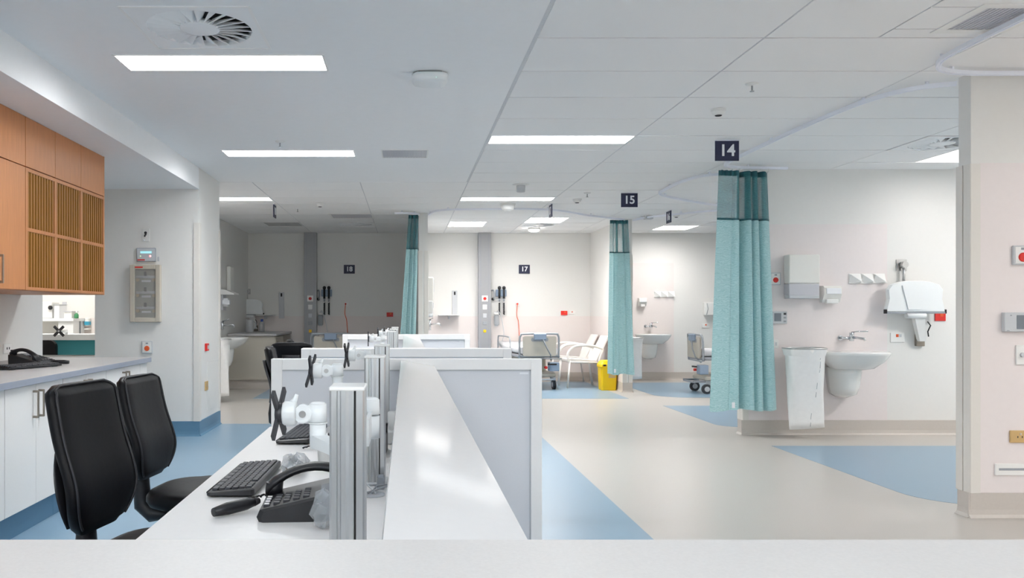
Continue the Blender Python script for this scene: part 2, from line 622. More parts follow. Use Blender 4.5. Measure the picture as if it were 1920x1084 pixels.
mb = MB(); coved(mb, (3.39, 4.96), (XR, 4.96), (0, -1)); coved(mb, (3.41, 4.95), (3.41, 5.07), (-1, 0))
struct('baseboard_near', mb, M_skirt)
mb = MB(); coved(mb, (3.39, 8.31), (XR, 8.31), (0, -1)); coved(mb, (3.41, 8.30), (3.41, 8.43), (-1, 0)); coved(mb, (3.41, 5.07), (XR, 5.07), (0, 1))
struct('baseboard_middle', mb, M_skirt)
mb = MB(); coved(mb, (3.505, YF), (XR, YF), (0, -1)); coved(mb, (.318, YF), (3.37, YF), (0, -1)); coved(mb, (-2.88, YF), (.19, YF), (0, -1)); coved(mb, (3.41, 8.42), (XR, 8.42), (0, 1))
struct('baseboard_front', mb, M_skirt)
mb = MB(); coved(mb, (3.36, 12.75), (3.515, 12.75), (0, -1)); coved(mb, (3.37, 12.74), (3.37, YF), (-1, 0)); coved(mb, (3.505, 12.74), (3.505, YF), (1, 0))
struct('baseboard_far', mb, M_skirt)
mb = MB(); coved(mb, (.18, 11.95), (.328, 11.95), (0, -1)); coved(mb, (.19, 11.94), (.19, YF), (-1, 0)); coved(mb, (.318, 11.94), (.318, YF), (1, 0)); coved(mb, (-2.88, 9.14), (-2.88, YF), (1, 0))
struct('baseboard_centre', mb, M_skirt)
mb = MB(); coved(mb, (-4.7, 8.22), (-2.06, 8.22), (0, -1)); coved(mb, (-2.07, 8.21), (-2.07, 9.13), (1, 0)); coved(mb, (-2.88, 9.13), (-2.06, 9.13), (0, 1))
struct('baseboard_left', mb, M_skirtb)


def guard(n, cx, cy, sx, sy, z1=2.135, wing=.05, t=.012):
    """L-shaped corner guard on a vertical corner; sx, sy point out of the two wall faces"""
    m = MB()
    e = .004
    P = [(cx + sx * t, cy - sy * wing), (cx + sx * t, cy + sy * (t - e)), (cx + sx * (t - e), cy + sy * t), (cx - sx * wing, cy + sy * t),
         (cx - sx * wing, cy), (cx, cy), (cx, cy - sy * wing)]
    m.prism(P, 'z', .15, z1)
    return struct('trim_%d' % n, m, M_guard)


guard(1, 3.41, 4.96, -1, -1)
guard(2, 3.41, 5.07, -1, 1)
guard(3, 3.41, 8.31, -1, -1)
guard(4, 3.41, 8.42, -1, 1)
guard(5, 3.37, 12.75, -1, -1)
guard(6, 3.505, 12.75, 1, -1)
guard(7, .19, 11.95, -1, -1)
guard(8, .318, 11.95, 1, -1)
guard(9, -2.07, 8.22, 1, -1)
guard(10, -2.07, 9.13, 1, 1)

# ---------------------------------------------------------------- lamps
def panel_lamp(h, label, m, group=None, framed=False):
    x0, x1, y0, y1 = h
    t = thing('ceiling_light', label, 'ceiling light', ((x0 + x1) / 2, (y0 + y1) / 2, H), group)
    f = MB(); b = .006; z0, z1 = H - .003, H + .03
    if framed: z0 = H - .006; b = .012
    f.box(x0, x1, y0, y0 + b, z0, z1).box(x0, x1, y1 - b, y1, z0, z1)
    f.box(x0, x0 + b, y0 + b, y1 - b, z0, z1).box(x1 - b, x1, y0 + b, y1 - b, z0, z1)
    part('frame', f, M_frame, t)
    part('diffuser', MB().box(x0 + b, x1 - b, y0 + b, y1 - b, H + .002, H + .012), m, t)
    return t


panel_lamp(PL_LIGHTS[0], 'long white light panel in plaster ceiling right in front of the big swirl vent', M_lampc, framed=True)
panel_lamp(PL_LIGHTS[1], 'second long light panel in the plaster ceiling, beyond the first and behind the sprinkler', M_lampc, framed=True)
panel_lamp(PL_LIGHTS[2], 'long light panel in the plaster ceiling just above the camera', M_lampn, framed=True)
panel_lamp(PL_LIGHTS[3], 'long light panel in the plaster ceiling behind the camera', M_lampn, framed=True)
panel_lamp(PL_LIGHTS[4], 'unseen fill panel added in the plaster ceiling far behind the camera', M_fillr, framed=True)  # added fill, brightens upright faces turned to the camera
panel_lamp(PL_LIGHTS[5], 'unseen fill panel added behind the camera to the right', M_fillr, framed=True)  # added as well, same fill from the rear right
panel_lamp(TL_LIGHTS[0], 'nearest long light panel in the tiled ceiling, left of sign 14', M_lampc)
panel_lamp(TL_LIGHTS[1], 'second long light panel in the tiled ceiling, left of sign 15', M_lampc)
panel_lamp(TL_LIGHTS[2], 'long light panel in the tiles at the dark bay mouth, beside the white pier', M_lampq)
panel_lamp(TL_LIGHTS[3], 'square lit panel over bay 17 nearest the grey service column', M_lampm)
panel_lamp(TL_LIGHTS[4], 'square lit panel over bay 17 just beyond the edge-on sign', M_lampw)
panel_lamp(TL_LIGHTS[5], 'square lit panel beyond the edge-on sign between the two right hand curtains', M_lampm)
panel_lamp(TL_LIGHTS[6], 'lit panel half hidden by the near right wall, above the basin bay', M_lampd)
panel_lamp(TL_LIGHTS[7], 'lit panel hidden behind the basin wall of bay 14', M_lampw)
panel_lamp(TL_LIGHTS[8], 'long light panel in the tiles above the camera', M_lampn)
panel_lamp(TL_LIGHTS[9], 'lit panel over the bay nearest the camera on the right', M_lampb)
panel_lamp(TL_LIGHTS[10], 'unlit grey panel in the ceiling of the dark bay 18', M_lampoff)
panel_lamp(TL_LIGHTS[11], 'unseen fill panel added deep inside bay 14 behind the near right wall', M_filld)  # extra panel out of view, evens the light across the basin wall
panel_lamp(TL_LIGHTS[12], 'unseen fill panel added over the bay nearest the camera on the right', M_lampb)  # extra panel out of view, added to brighten the near right wall
panel_lamp(TL_LIGHTS[13], 'long tiled ceiling light panel far behind the camera', M_lampn)
t = thing('round_ceiling_light', 'round lit surface lamp below the ceiling of bay 17', 'ceiling light', (2.19, 14.05, H))
part('rim', MB().lathe([(.1, 0), (.1, -.03), (.095, -.035)], (2.19, 14.05, H)), M_plast, t)
part('diffuser', MB().lathe([(.092, -.033), (.09, -.055), (.06, -.066), (.01, -.07)], (2.19, 14.05, H)), M_lampw, t)
# lamp of the room behind the hatch
t = thing('ceiling_light', 'lit panel in the small room behind the hatch', 'ceiling light', (-4.5, 9.9, H))
part('frame', MB().box(-4.82, -4.18, 9.58, 10.22, H - .012, H), M_frame, t)
part('diffuser', MB().box(-4.8, -4.2, 9.6, 10.2, H - .016, H - .012), emit('lamp_room', (1, .97, .93), 42), t)


# ---------------------------------------------------------------- vents
def swirl(h, label, n=24):
    x0, x1, y0, y1 = h
    cx, cy = (x0 + x1) / 2, (y0 + y1) / 2
    R = .262 * (x1 - x0) / .62; r = .1
    t = thing('swirl_vent', label, 'air vent', (cx, cy, H))
    m = MB(); N = 48; z = H - .004
    vs = []
    for k in range(N):
        a = 2 * math.pi * k / N
        c, s = math.cos(a), math.sin(a)
        q = max(abs(c), abs(s))
        vs.append((m.bm.verts.new((cx + c / q * (x1 - x0) / 2, cy + s / q * (y1 - y0) / 2, z)),
                   m.bm.verts.new((cx + c * R, cy + s * R, z)), m.bm.verts.new((cx + c * R, cy + s * R, z + .03)),
                   m.bm.verts.new((cx + c / q * (x1 - x0) / 2, cy + s / q * (y1 - y0) / 2, z + .03))))
    for k in range(N):
        a, b = vs[k], vs[(k + 1) % N]
        for i in range(4):
            m._face([a[i], b[i], b[(i + 1) % 4], a[(i + 1) % 4]])
    part('plate', m, M_plaster, t)
    bd_ = MB(); e = .012
    bd_.box(x0 - .004, x1 + .004, y0 - .004, y0 + e, z - .003, z).box(x0 - .004, x1 + .004, y1 - e, y1 + .004, z - .003, z)
    bd_.box(x0 - .004, x0 + e, y0 + e, y1 - e, z - .003, z).box(x1 - e, x1 + .004, y0 + e, y1 - e, z - .003, z)
    part('border', bd_, M_frame, t)
    part('duct', MB().lathe([(R + .02, .03), (R + .02, .1), (.01, .1)], (cx, cy, H), n=32), M_dark, t)
    part('hub', MB().lathe([(r, .02), (r, -.003), (r - .006, -.006), (.01, -.006)], (cx, cy, H), n=32), M_plaster, t)
    for k in range(n):
        a = 2 * math.pi * k / n
        w0, w1 = 2 * math.pi * r / n * .5, 2 * math.pi * R / n * .5
        d, p = Vector((math.cos(a), math.sin(a), 0)), Vector((-math.sin(a), math.cos(a), 0))
        b = MB(); c = Vector((cx, cy, H + .012))
        q = []
        tl = .016
        for rr, ww in ((r - .004, w0 * .95), (R + .004, w1 * .95)):
            q.append([c + d * rr + p * ww + Vector((0, 0, tl)), c + d * rr - p * ww + Vector((0, 0, -tl)),
                      c + d * rr - p * ww + Vector((0, 0, -tl - .002)), c + d * rr + p * ww + Vector((0, 0, tl - .002))])
        b.loft(q, True, False)
        part('blade', b, M_plaster, t)
    return t


swirl(SWIRLS[0], 'large square swirl air vent in the plaster ceiling at the top left')
swirl(SWIRLS[1], 'swirl air vent above bay 14 cut off by the near right wall', 18)
swirl(SWIRLS[2], 'dim swirl air vent in the ceiling of dark bay 18', 16)
swirl(SWIRLS[3], 'swirl air vent behind the square panel over bay 17', 16)
swirl(SWIRLS[4], 'swirl air vent beyond the lit panel left of the near curtain', 16)


def grille(h, label, n, along='x', fr=.03):
    x0, x1, y0, y1 = h
    t = thing('ceiling_grille', label, 'air vent', ((x0 + x1) / 2, (y0 + y1) / 2, H))
    f = MB(); z0, z1 = H - .005, H + .02
    f.box(x0 - fr, x1 + fr, y0 - fr, y0, z0, H - .0005).box(x0 - fr, x1 + fr, y1, y1 + fr, z0, H - .0005)
    f.box(x0 - fr, x0, y0, y1, z0, H - .0005).box(x1, x1 + fr, y0, y1, z0, H - .0005)
    part('frame', f, M_plast, t)
    part('backing', MB().box(x0, x1, y0, y1, H + .022, H + .026), M_dark, t)
    m = MB()
    for k in range(n):
        yy = y0 + (y1 - y0) * (k + .5) / n
        m.box(x0, x1, yy - (y1 - y0) / n * .42, yy + (y1 - y0) / n * .42, H + .002, H + .006)
    k2 = int(n * (x1 - x0) / (y1 - y0))
    for k in range(k2):
        xx = x0 + (x1 - x0) * (k + .5) / k2
        m.box(xx - .003, xx + .003, y0, y1, H - .001, H + .008)
    part('mesh', m, M_dispg, t, kind='stuff')


grille(VENTS[0], 'small grey grille in the plaster ceiling right of the second light panel', 14, fr=.012)
grille(VENTS[1], 'grey square grille with a white frame at the top right corner', 14, fr=.05)
grille(VENTS[2], 'grey grille in the ceiling of dark bay 18', 14, fr=.03)


# ---------------------------------------------------------------- small ceiling devices
def sprinkler(x, y, label):
    t = thing('sprinkler', label, 'sprinkler', (x, y, H))
    part('cup', MB().lathe([(.042, 0), (.04, -.006), (.012, -.012), (.006, -.014)], (x, y, H), n=14), M_plast, t)
    part('head', MB().lathe([(.006, -.012), (.006, -.045), (.014, -.047), (.014, -.051), (.003, -.052)], (x, y, H), n=10), M_chrome, t)


sprinkler(X(1410, 5.2), 5.2, 'nearest sprinkler in the tiled ceiling, above right of the smoke detector')
sprinkler(X(525, 6.95), 6.95, 'sprinkler in the plaster ceiling before the second light panel')
sprinkler(X(1101, 9.95), 9.95, 'tiny sprinkler in the tiles left of sign 15')
sprinkler(X(558, 11.4), 11.4, 'tiny sprinkler in the tiles at the mouth of dark bay 18')


def detector(x, y, label, r=.05, eye=M_dark, name='smoke_detector', h=.045):
    t = thing(name, label, 'detector', (x, y, H))
    part('base', MB().lathe([(r * 1.05, 0), (r * 1.05, -.012), (r, -.016)], (x, y, H), n=18), M_plast, t)
    part('body', MB().lathe([(r * .98, -.015), (r * .8, -h * .8), (r * .6, -h)], (x, y, H), n=18), M_plast, t)
    part('sensor_slots', MB().lathe([(r * .62, -h * .72), (r * .66, -h * .86), (r * .4, -h * 1.12), (r * .2, -h * 1.15)], (x, y, H), n=12), eye, t)


detector(X(1347, 5.85), 5.85, 'smoke detector in the tiles above sign 14')
detector(X(1082, 10.5), 10.5, 'small smoke detector in the tiles left of sign 15', .055)
detector(X(600, 10.9), 10.9, 'small smoke detector over the mouth of dark bay 18', .05)
detector(X(1268, 12.1), 12.1, 'small dark eyed detector right of the edge-on sign near the curtains', .05, name='dome_camera')
detector(X(952, 10.95), 10.95, 'white trapezoid detector in front of the bay 17 curtain rail', .1, M_plast, 'motion_detector', .09)

x, y = 1.3, 9.3
t = thing('ceiling_speaker', 'white flanged cylinder hanging from the tiles before the second tiled light', 'speaker', (x, y, H))
part('flange', MB().lathe([(.095, 0), (.095, -.006), (.06, -.012)], (x, y, H)), M_plast, t)
part('barrel', MB().lathe([(.052, -.008), (.046, -.085), (.02, -.09)], (x, y, H)), M_plastg, t)
x, y = .146, 5.0
t = thing('wireless_access_point', 'white rounded box with a green light under the plaster ceiling', 'access point', (x, y, H))
part('bracket', MB().box(x - .07, x + .07, y - .07, y + .07, H - .012, H), M_dark, t)
pr = []
for z, s in ((-.010, .94), (-.016, 1.0), (-.04, .98), (-.055, .88), (-.062, .6)):
    ring = []
    for k in range(32):
        a = 2 * math.pi * k / 32
        c, s_ = math.cos(a), math.sin(a)
        ring.append((x + .108 * s * math.copysign(abs(c) ** .5, c), y + .108 * s * math.copysign(abs(s_) ** .5, s_), H + z))
    pr.append(ring)
part('cover', MB().loft(pr), M_arm, t)
part('status_light', MB().sphere((x + .035, y - .098, H - .042), .005), M_glow, t)
x, y = 3.63, 12.3
t = thing('ceiling_box', 'small grey box under the tiles beside the bay 16 curtain rail', 'speaker', (x, y, H))
part('housing', MB().box(x - .06, x + .06, y - .06, y + .06, H - .055, H, b=.008), M_plastg, t)
part('louvre', MB().box(x - .05, x + .05, y - .063, y - .06, H - .045, H - .012), M_midg, t)


# ---------------------------------------------------------------- hanging and wall signs
def hang_sign(s, x, y, label, rz=0.0):
    """navy plate under the ceiling; rz 0 faces the camera"""
    t = thing('bay_sign', label, 'sign', (x, y, H))
    c, s_ = math.cos(rz), math.sin(rz)
    m = MB().box(x - .1, x + .1, y - .006, y + .006, H - .175, H - .006, b=.002)
    rot = Matrix.Translation((x, y, 0)) @ Matrix.Rotation(rz, 4, 'Z') @ Matrix.Translation((-x, -y, 0))
    m.xform(rot)
    part('plate', m, M_navy, t)
    part('edge', MB().box(x - .1, x + .1, y - .01, y + .01, H - .008, H).xform(rot), M_signw, t, label='white top rail')
    for sg, r2 in ((-1, 0), (1, math.pi)):
        d = Vector((s_, -c, 0)) * .0075 * (1 if sg < 0 else -1)
        text_part(s, .135, (x + d.x, y + d.y, H - .092), math.pi / 2, rz + r2, M_signw, t, fat=.003)
    return t


hang_sign('14', X(1363, 6.9), 6.9, 'navy sign reading 14 hanging above the near curtain')
hang_sign('15', X(1180, 9.93), 9.93, 'navy sign reading 15 hanging from the tiles above the far curtain')
hang_sign('17', X(1032.5, 11.0), 11.0, 'navy sign seen edge-on before the square lamp of bay 17', -math.pi / 2)
hang_sign('16', X(1254, 11.7), 11.7, 'navy sign seen edge-on between the two right hand curtains', -math.pi / 2)
hang_sign('18', X(515, 11.04), 11.04, 'navy sign seen edge-on at the mouth of dark bay 18', math.pi / 2)
for s, px, wt in (('17', 983, 'navy sign reading 17 on the lit far wall'), ('18', 655, 'navy sign reading 18 on the wall of the dark bay')):
    xx, zz = X(px, 15), Z(505, 15)
    t = thing('wall_sign', wt, 'sign', (xx, 15, zz - .08))
    part('plate', MB().box(xx - .1, xx + .1, 14.985, 15, zz - .08, zz + .08, b=.002), M_navy, t)
    text_part(s, .12, (xx, 14.984, zz), math.pi / 2, 0, M_signw, t, fat=.003)


# ---------------------------------------------------------------- curtain rails
def smooth(pts, n=8):
    out = []
    P = [Vector(p) for p in pts]
    for i in range(len(P) - 1):
        a, b, c, d = P[max(i - 1, 0)], P[i], P[i + 1], P[min(i + 2, len(P) - 1)]
        for k in range(n):
            t = k / n
            out.append(.5 * ((2 * b) + (c - a) * t + (2 * a - 5 * b + 4 * c - d) * t * t + (3 * b - a - 3 * c + d) * t ** 3))
    out.append(P[-1])
    return out


def rail(pts, label, mounts=3):
    z = H - .03
    P = smooth([(a, b, z) for a, b in pts])
    t = thing('curtain_rail', label, 'curtain rail', P[0])
    m = MB(); rings = []
    for i, p in enumerate(P):
        d = (P[min(i + 1, len(P) - 1)] - P[max(i - 1, 0)]).normalized()
        u = Vector((d.y, -d.x, 0)); k = Vector((0, 0, 1))
        rings.append([p + u * .013 - k * .012, p + u * .013 + k * .012, p - u * .013 + k * .012, p - u * .013 - k * .012,
                      p - u * .006 - k * .012, p - u * .006 - k * .006, p + u * .006 - k * .006, p + u * .006 - k * .012])
    m.loft(rings, True, False)
    part('track', m, M_track, t)
    for i in range(mounts):
        p = P[int((len(P) - 1) * (i + .5) / mounts)]
        part('mount', MB().cyl((p.x, p.y, z + .01), (p.x, p.y, H), .012, n=8), M_track, t)


rail([(3.41, 5.09), (3.25, 5.17), (3.13, 5.35), (3.06, 5.7), (3.03, 6.4), (3.03, 7.2), (3.04, 7.7), (3.1, 7.95), (3.35, 8.05), (3.75, 8.08)],
     'white curtain rail sweeping from the near right wall over to the near curtain', 5)
rail([(3.38, 8.42), (3.1, 8.5), (2.99, 8.9), (2.99, 9.5), (3.05, 9.85), (3.4, 10.25), (4.03, 10.8), (4.6, 11.1)],
     'white curtain rail bending back behind the near curtain under sign 14', 4)
rail([(.34, 11.95), (.36, 11.7), (.46, 11.42), (.75, 11.3), (1.74, 11.26), (2.2, 11.5), (2.63, 11.96), (3.33, 12.55)],
     'white curtain rail across the front of bay 17', 4)
rail([(3.5, 12.65), (3.62, 12.2), (3.95, 11.8), (4.3, 11.45), (5.0, 11.3)],
     'white curtain rail running right from the pier beside the far curtain', 3)
rail([(2.97, 3.3), (2.97, 4.0), (2.98, 4.45), (3.03, 4.67), (3.15, 4.81), (3.37, 4.87), (3.8, 4.87), (4.6, 4.87)],
     'white curtain rail looping round the top right corner', 4)
rail([(-.16, 11.74), (-.02, 11.73), (.1, 11.76), (.19, 11.93)], 'short white curtain rail beside the centre pier over the leaning curtain', 2)


# ---------------------------------------------------------------- curtains
def curtain(label, xa, xb, yc, zt, zm, zb, flare, folds, amp, seed, flat=0.0, skew=0.0, lean=0.0):
    """gathered curtain hanging from xa..xb; net header above zm; 'flat' part of the width hangs unfolded at the left"""
    R = random.Random(seed)
    t = thing('privacy_curtain', label, 'curtain', ((xa + xb) / 2, yc, zb))
    ph = [R.uniform(0, 6.28) for _ in range(4)]
    NU = 120

    def P(u, v, z0, z1):
        z = z0 + (z1 - z0) * v
        h = (zt - z) / (zt - zb)
        if u < flat:
            q, A, arg = u / flat, 0.0, 0.0
        else:
            q = (u - flat) / max(1 - flat, 1e-6)
            A = amp * min(1, q * 6)
        s = u + .018 * math.sin(2 * math.pi * 2.3 * u + ph[0])
        a = 2 * math.pi * folds * s + ph[1] + .8 * math.sin(2 * math.pi * 1.6 * u + ph[2])
        dy = A * (math.sin(a) + .35 * math.sin(2.1 * a + ph[3])) * (.75 + .35 * h)
        dx = A * .55 * math.cos(a + .4) * (.8 + .4 * h)
        wgt = (u - .5) * (1 + flare * h)
        x = (xa + xb) / 2 + (xb - xa) * wgt + dx + lean * h
        return (x, yc + dy + skew * (u - .5) - (.05 if u < flat else .05 * max(0, 1 - (u - flat) * 8)), z)

    net = MB().grid(NU, 10, lambda u, v: P(u, v, zm, zt))
    part('net_header', net, M_net, t)
    dr = MB().grid(NU, 26, lambda u, v: P(u, v, zb + .012 * math.sin(9 * u + ph[0]), zm))
    o = part('drape', dr, M_drape, t)
    tp = MB().grid(NU, 2, lambda u, v: (lambda p: (p[0], p[1] - .003 + (.012 * math.sin(70 * u)), p[2]))(P(u, v, zt - .045, zt + .008)))
    part('heading_tape', tp, M_tape, t)
    part('hem', MB().grid(NU, 1, lambda u, v: (lambda p: (p[0], p[1] - .004, p[2]))(P(u, v, zm - .012, zm + .008))), M_tape, t)
    n = max(5, int(folds * 2))
    for k in range(n):
        p = P((k + .5) / n, 1, zb, zt)
        part('glider', MB().tube([(p[0], p[1], zt), (p[0], yc, zt + .015), (p[0], yc, H - .044)], .004, n=6), M_plast, t)
    if flat:
        p = P(flat, .04, zb, zm)
        part('care_tag', MB().box(p[0] + .01, p[0] + .04, p[1] - .06, p[1] - .058, zb + .03, zb + .085), M_signw, t)
    return t


curtain('wide teal curtain with dark net top at the basin wall under sign 14',
        X(1340, 8.02), X(1444, 8.02), 8.03, Z(324, 8.03), 2.144, .29, .32, 5.6, .075, 5, flat=.27, skew=.12)
curtain('teal curtain hanging at the pier beside the white chairs and yellow bin',
        X(1139, 12.6), X(1171, 12.6), 12.5, 2.63, 2.15, .3, .45, 3.4, .05, 3, flat=.2, lean=.02)
curtain('teal curtain leaning left at the centre pier between the dark bay and bay 17',
        X(766, 11.7), X(787, 11.7), 11.75, 2.62, 2.15, .3, .75, 3.2, .045, 9, lean=-.1)

# ---------------------------------------------------------------- reception counter in front of the lens
t = thing('reception_counter', 'pale speckled counter top across the bottom of the picture', 'counter', (0, .3, 0))
part('counter_top', MB().box(-2.2, 2.4, .02, .573, 1.043, 1.08, b=.0015), M_counter, t)
part('front_panel', MB().box(-2.2, 2.4, .12, .5, 0, 1.043), M_white, t)

# ---------------------------------------------------------------- upper cabinets
UF = -2.39
t = thing('wall_cupboard', 'orange-brown wood wall cupboard with a bar handle at the left edge', 'cupboard', (-2.72, 4.72, 1.377))
part('carcass', MB().box(-3.05, UF - .02, 4.27, 5.164, 1.377, 2.472), M_wood, t)
dd = part('door', MB().box(UF - .019, UF, 4.29, 5.162, 1.38, 2.152, b=.001), M_wood, t)
part('top_panel', MB().box(UF - .019, UF, 4.29, 5.162, 2.158, 2.47, b=.001), M_wood, t)
hy = 4.82
part('handle', MB().box(UF + .022, UF + .032, hy - .006, hy + .006, 1.41, 1.58, b=.002).box(UF, UF + .024, hy - .006, hy + .006, 1.41, 1.425)
     .box(UF, UF + .024, hy - .006, hy + .006, 1.565, 1.58), M_nickel, dd)

t = thing('wall_cupboard', 'orange-brown wood cupboard with six ochre slatted grilles', 'cupboard', (-2.72, 5.84, 1.377))
part('carcass', MB().box(-3.05, UF - .02, 5.168, 6.5, 1.377, 2.472), M_wood, t)
part('end_panel', MB().box(-3.05, UF, 6.5, 6.516, 1.377, 2.472), M_wood, t)
for a, b in ((5.168, 5.6), (5.604, 6.045), (6.049, 6.499)):
    part('top_panel', MB().box(UF - .019, UF, a, b, 2.158, 2.47, b=.001), M_wood, t)
ycol = [(5.197, 5.595), (5.627, 6.04), (6.072, 6.49)]
zrow = [(1.40, 1.752), (1.775, 2.13)]
fr = MB()
ys = [5.168] + [v for c in ycol for v in c] + [6.499]
for i in range(0, len(ys), 2):
    fr.box(UF - .019, UF, ys[i], ys[i + 1], 1.38, 2.152)
for a, b in ycol:
    for z0, z1 in ((1.38, 1.40), (1.752, 1.775), (2.13, 2.152)):
        fr.box(UF - .019, UF - .0005, a, b, z0, z1)
part('grille_frame', fr, M_wood, t)
part('backing', MB().box(UF - .0195, UF - .0175, 5.19, 6.495, 1.39, 2.14), M_slatback, t)
for (a, b) in ycol:
    for (z0, z1) in zrow:
        gp = MB().box(UF - .017, UF - .0165, a, b, z0, z1)
        g = part('grille', gp, M_slatback, t)
        n = 10
        for k in range(n):
            yy = a + (b - a) * (k + .5) / n
            part('slat', MB().box(UF - .017, UF - .004, yy - .012, yy + .012, z0, z1, b=.002), M_slat, g)

# ---------------------------------------------------------------- base cabinets and worktop
BF = -2.095


def base_unit(y0, y1, label):
    t = thing('base_cabinet', label, 'cabinet', (-2.58, (y0 + y1) / 2, 0))
    part('carcass', MB().box(-3.02, BF - .02, y0, y1, .155, .838), M_cab, t)
    part('plinth', MB().box(-2.9, BF - .06, y0, y1, 0.0, .155), M_skirtb, t, label='blue vinyl plinth')
    ym = (y0 + y1) / 2
    for a, b, hy in ((y0 + .002, ym - .0015, ym - .035), (ym + .0015, y1 - .002, ym + .035)):
        d = part('door', MB().box(BF - .019, BF, a, b, .158, .833, b=.0012), M_cab, t)
        h = MB().box(BF + .024, BF + .033, hy - .006, hy + .006, .645, .80, b=.002)
        for z in (.645, .788):
            h.box(BF, BF + .026, hy - .007, hy + .007, z, z + .012)
        part('handle', h, M_nickel, d)
    return t


base_unit(3.565, 4.291, 'white base cabinet under the left end of the grey worktop')
base_unit(4.294, 5.018, 'white base cabinet with a pair of bar handles left of the near chair')
base_unit(5.021, 5.746, 'white base cabinet mostly hidden behind the near black chair')
base_unit(5.749, 6.474, 'white base cabinet at the far end of the grey worktop')
t = thing('filler_panel', 'plain white end panel closing the base cabinets under the worktop', 'cabinet', (-2.5, 6.56, 0))
part('panel', MB().box(-3.02, BF, 6.477, 6.65, .155, .838, b=.001), M_cab, t)
part('plinth', MB().box(-2.9, BF - .06, 6.477, 6.64, 0, .155), M_skirtb, t)
t = thing('worktop', 'long grey laminate worktop along the left wall', 'worktop', (-2.56, 5.1, .838))
part('slab', MB().box(-3.04, -2.073, 3.5, 6.68, .838, .873), M_lam, t)
part('edge_strip', MB().box(-2.073, -2.068, 3.5, 6.68, .838, .8735, b=.001), M_edge, t, label='blue-grey edge strip')




# ---------------------------------------------------------------- phones, keyboards
def rrect(x0, x1, y0, y1, r, n=4):
    P = []
    for cx, cy, a0 in ((x1 - r, y1 - r, 0), (x0 + r, y1 - r, 90), (x0 + r, y0 + r, 180), (x1 - r, y0 + r, 270)):
        for k in range(n + 1):
            a = math.radians(a0 + 90 * k / n)
            P.append((cx + r * math.cos(a), cy + r * math.sin(a)))
    return P


def keyboard(label):
    """keyboard at the origin, long side along X, typist at -Y, resting on z = 0"""
    t = thing('keyboard', label, 'keyboard', (0, 0, 0), None)
    m = MB()
    R = [rrect(-.225, .225, -.066, .066, .012), rrect(-.227, .227, -.068, .068, .014), rrect(-.226, .226, -.067, .067, .014),
         rrect(-.22, .22, -.062, .062, .01)]
    zz = [(.004, .006), (.006, .010), (.012, .024), (.014, .027)]
    m.loft([[(x, y, a + (b - a) * (y + .08) / .16) for x, y in r] for r, (a, b) in zip(R, zz)], True, False)
    part('body', m, M_black, t)
    k = MB()
    for r in range(6):
        yy = .048 - r * .019
        n = 19 if r < 5 else 9
        for c in range(n):
            wdt = .42 / n
            if 14 < c < 16 and r == 0: continue
            xx = -.21 + wdt * (c + .5)
            z = .0145 + .012 * (yy + .08) / .16
            k.box(xx - wdt * .43, xx + wdt * .43, yy - .008, yy + .008, z - .002, z + .006, b=.0015)
    part('keys', k, M_key, t, kind='stuff')
    part('front_lip', MB().tube([(-.215, -.065, .0125), (.215, -.065, .0125)], .004, n=8), M_black, t)
    for sx in (-.18, .18):
        part('foot', MB().box(sx - .02, sx + .02, -.05, -.035, 0, .006).box(sx - .02, sx + .02, .04, .055, 0, .01), M_rubber, t)
    return t


def desk_phone(label):
    """desk phone at the origin: keypad towards -Y, handset across the left side"""
    t = thing('desk_phone', label, 'telephone', (0, 0, 0))
    prof = [(-.10, 0), (-.105, .012), (-.098, .03), (.085, .075), (.1, .07), (.1, 0)]
    m = MB()
    xs = [(-.1, .9), (-.092, 1), (.092, 1), (.1, .9)]
    m.loft([[(x, y * s, z * (s if z > .02 else 1)) for y, z in prof] for x, s in xs], True, False)
    part('base', m, M_black, t)
    k = MB()

    def top(y): return .03 + (y + .098) / .183 * .045
    for r in range(5):
        for c in range(4):
            xx = -.005 + c * .024; yy = -.085 + r * .022
            k.box(xx - .008, xx + .008, yy - .007, yy + .007, top(yy) - .003, top(yy) + .005, b=.001)
    part('keys', k, M_key, t, kind='stuff')
    w_ = MB()
    for c in range(4):
        xx = -.005 + c * .024; yy = -.085
        w_.box(xx - .006, xx + .006, yy - .005, yy + .005, top(yy) + .0045, top(yy) + .0062)
    part('key_marks', w_, M_keylight, t, label='white printed keys', kind='stuff')
    part('display', MB().prism([(.035, top(.035)), (.075, top(.075)), (.075, top(.075) + .004), (.035, top(.035) + .004)], 'x', -.012, .085), M_screen, t)
    h = MB()
    pts = []
    for i in range(13):
        u = i / 12
        yy = -.1 + .2 * u
        zz = .052 + .035 * u + .034 * math.sin(math.pi * u)
        pts.append((-.062, yy, zz))
    rings = []
    for i, p in enumerate(pts):
        u = i / 12
        e = abs(2 * u - 1)
        wx = .021 + .006 * e ** 3; hz = .012 + .010 * e ** 4
        if i in (0, 12): wx *= .75; hz *= .7
        rings.append([(p[0] + wx * math.cos(a), p[1], p[2] - .008 * e ** 4 + hz * math.sin(a)) for a in [2 * math.pi * k_ / 12 for k_ in range(12)]])
    h.loft(rings)
    part('handset', h, M_black, t)
    for yy in (-.08, .082):
        part('earpiece', MB().cyl((-.062, yy, top(yy) - .004), (-.062, yy, top(yy) + .03), .018, .021, n=12), M_black, t)
    part('cord', MB().tube([(-.062 + .01 * math.cos(i * 1.6), -.1 - .003 * i + .01 * math.sin(i * 1.6) * .3, .03 - .0008 * i) for i in range(30)], .003, n=5), M_black, t)
    return t


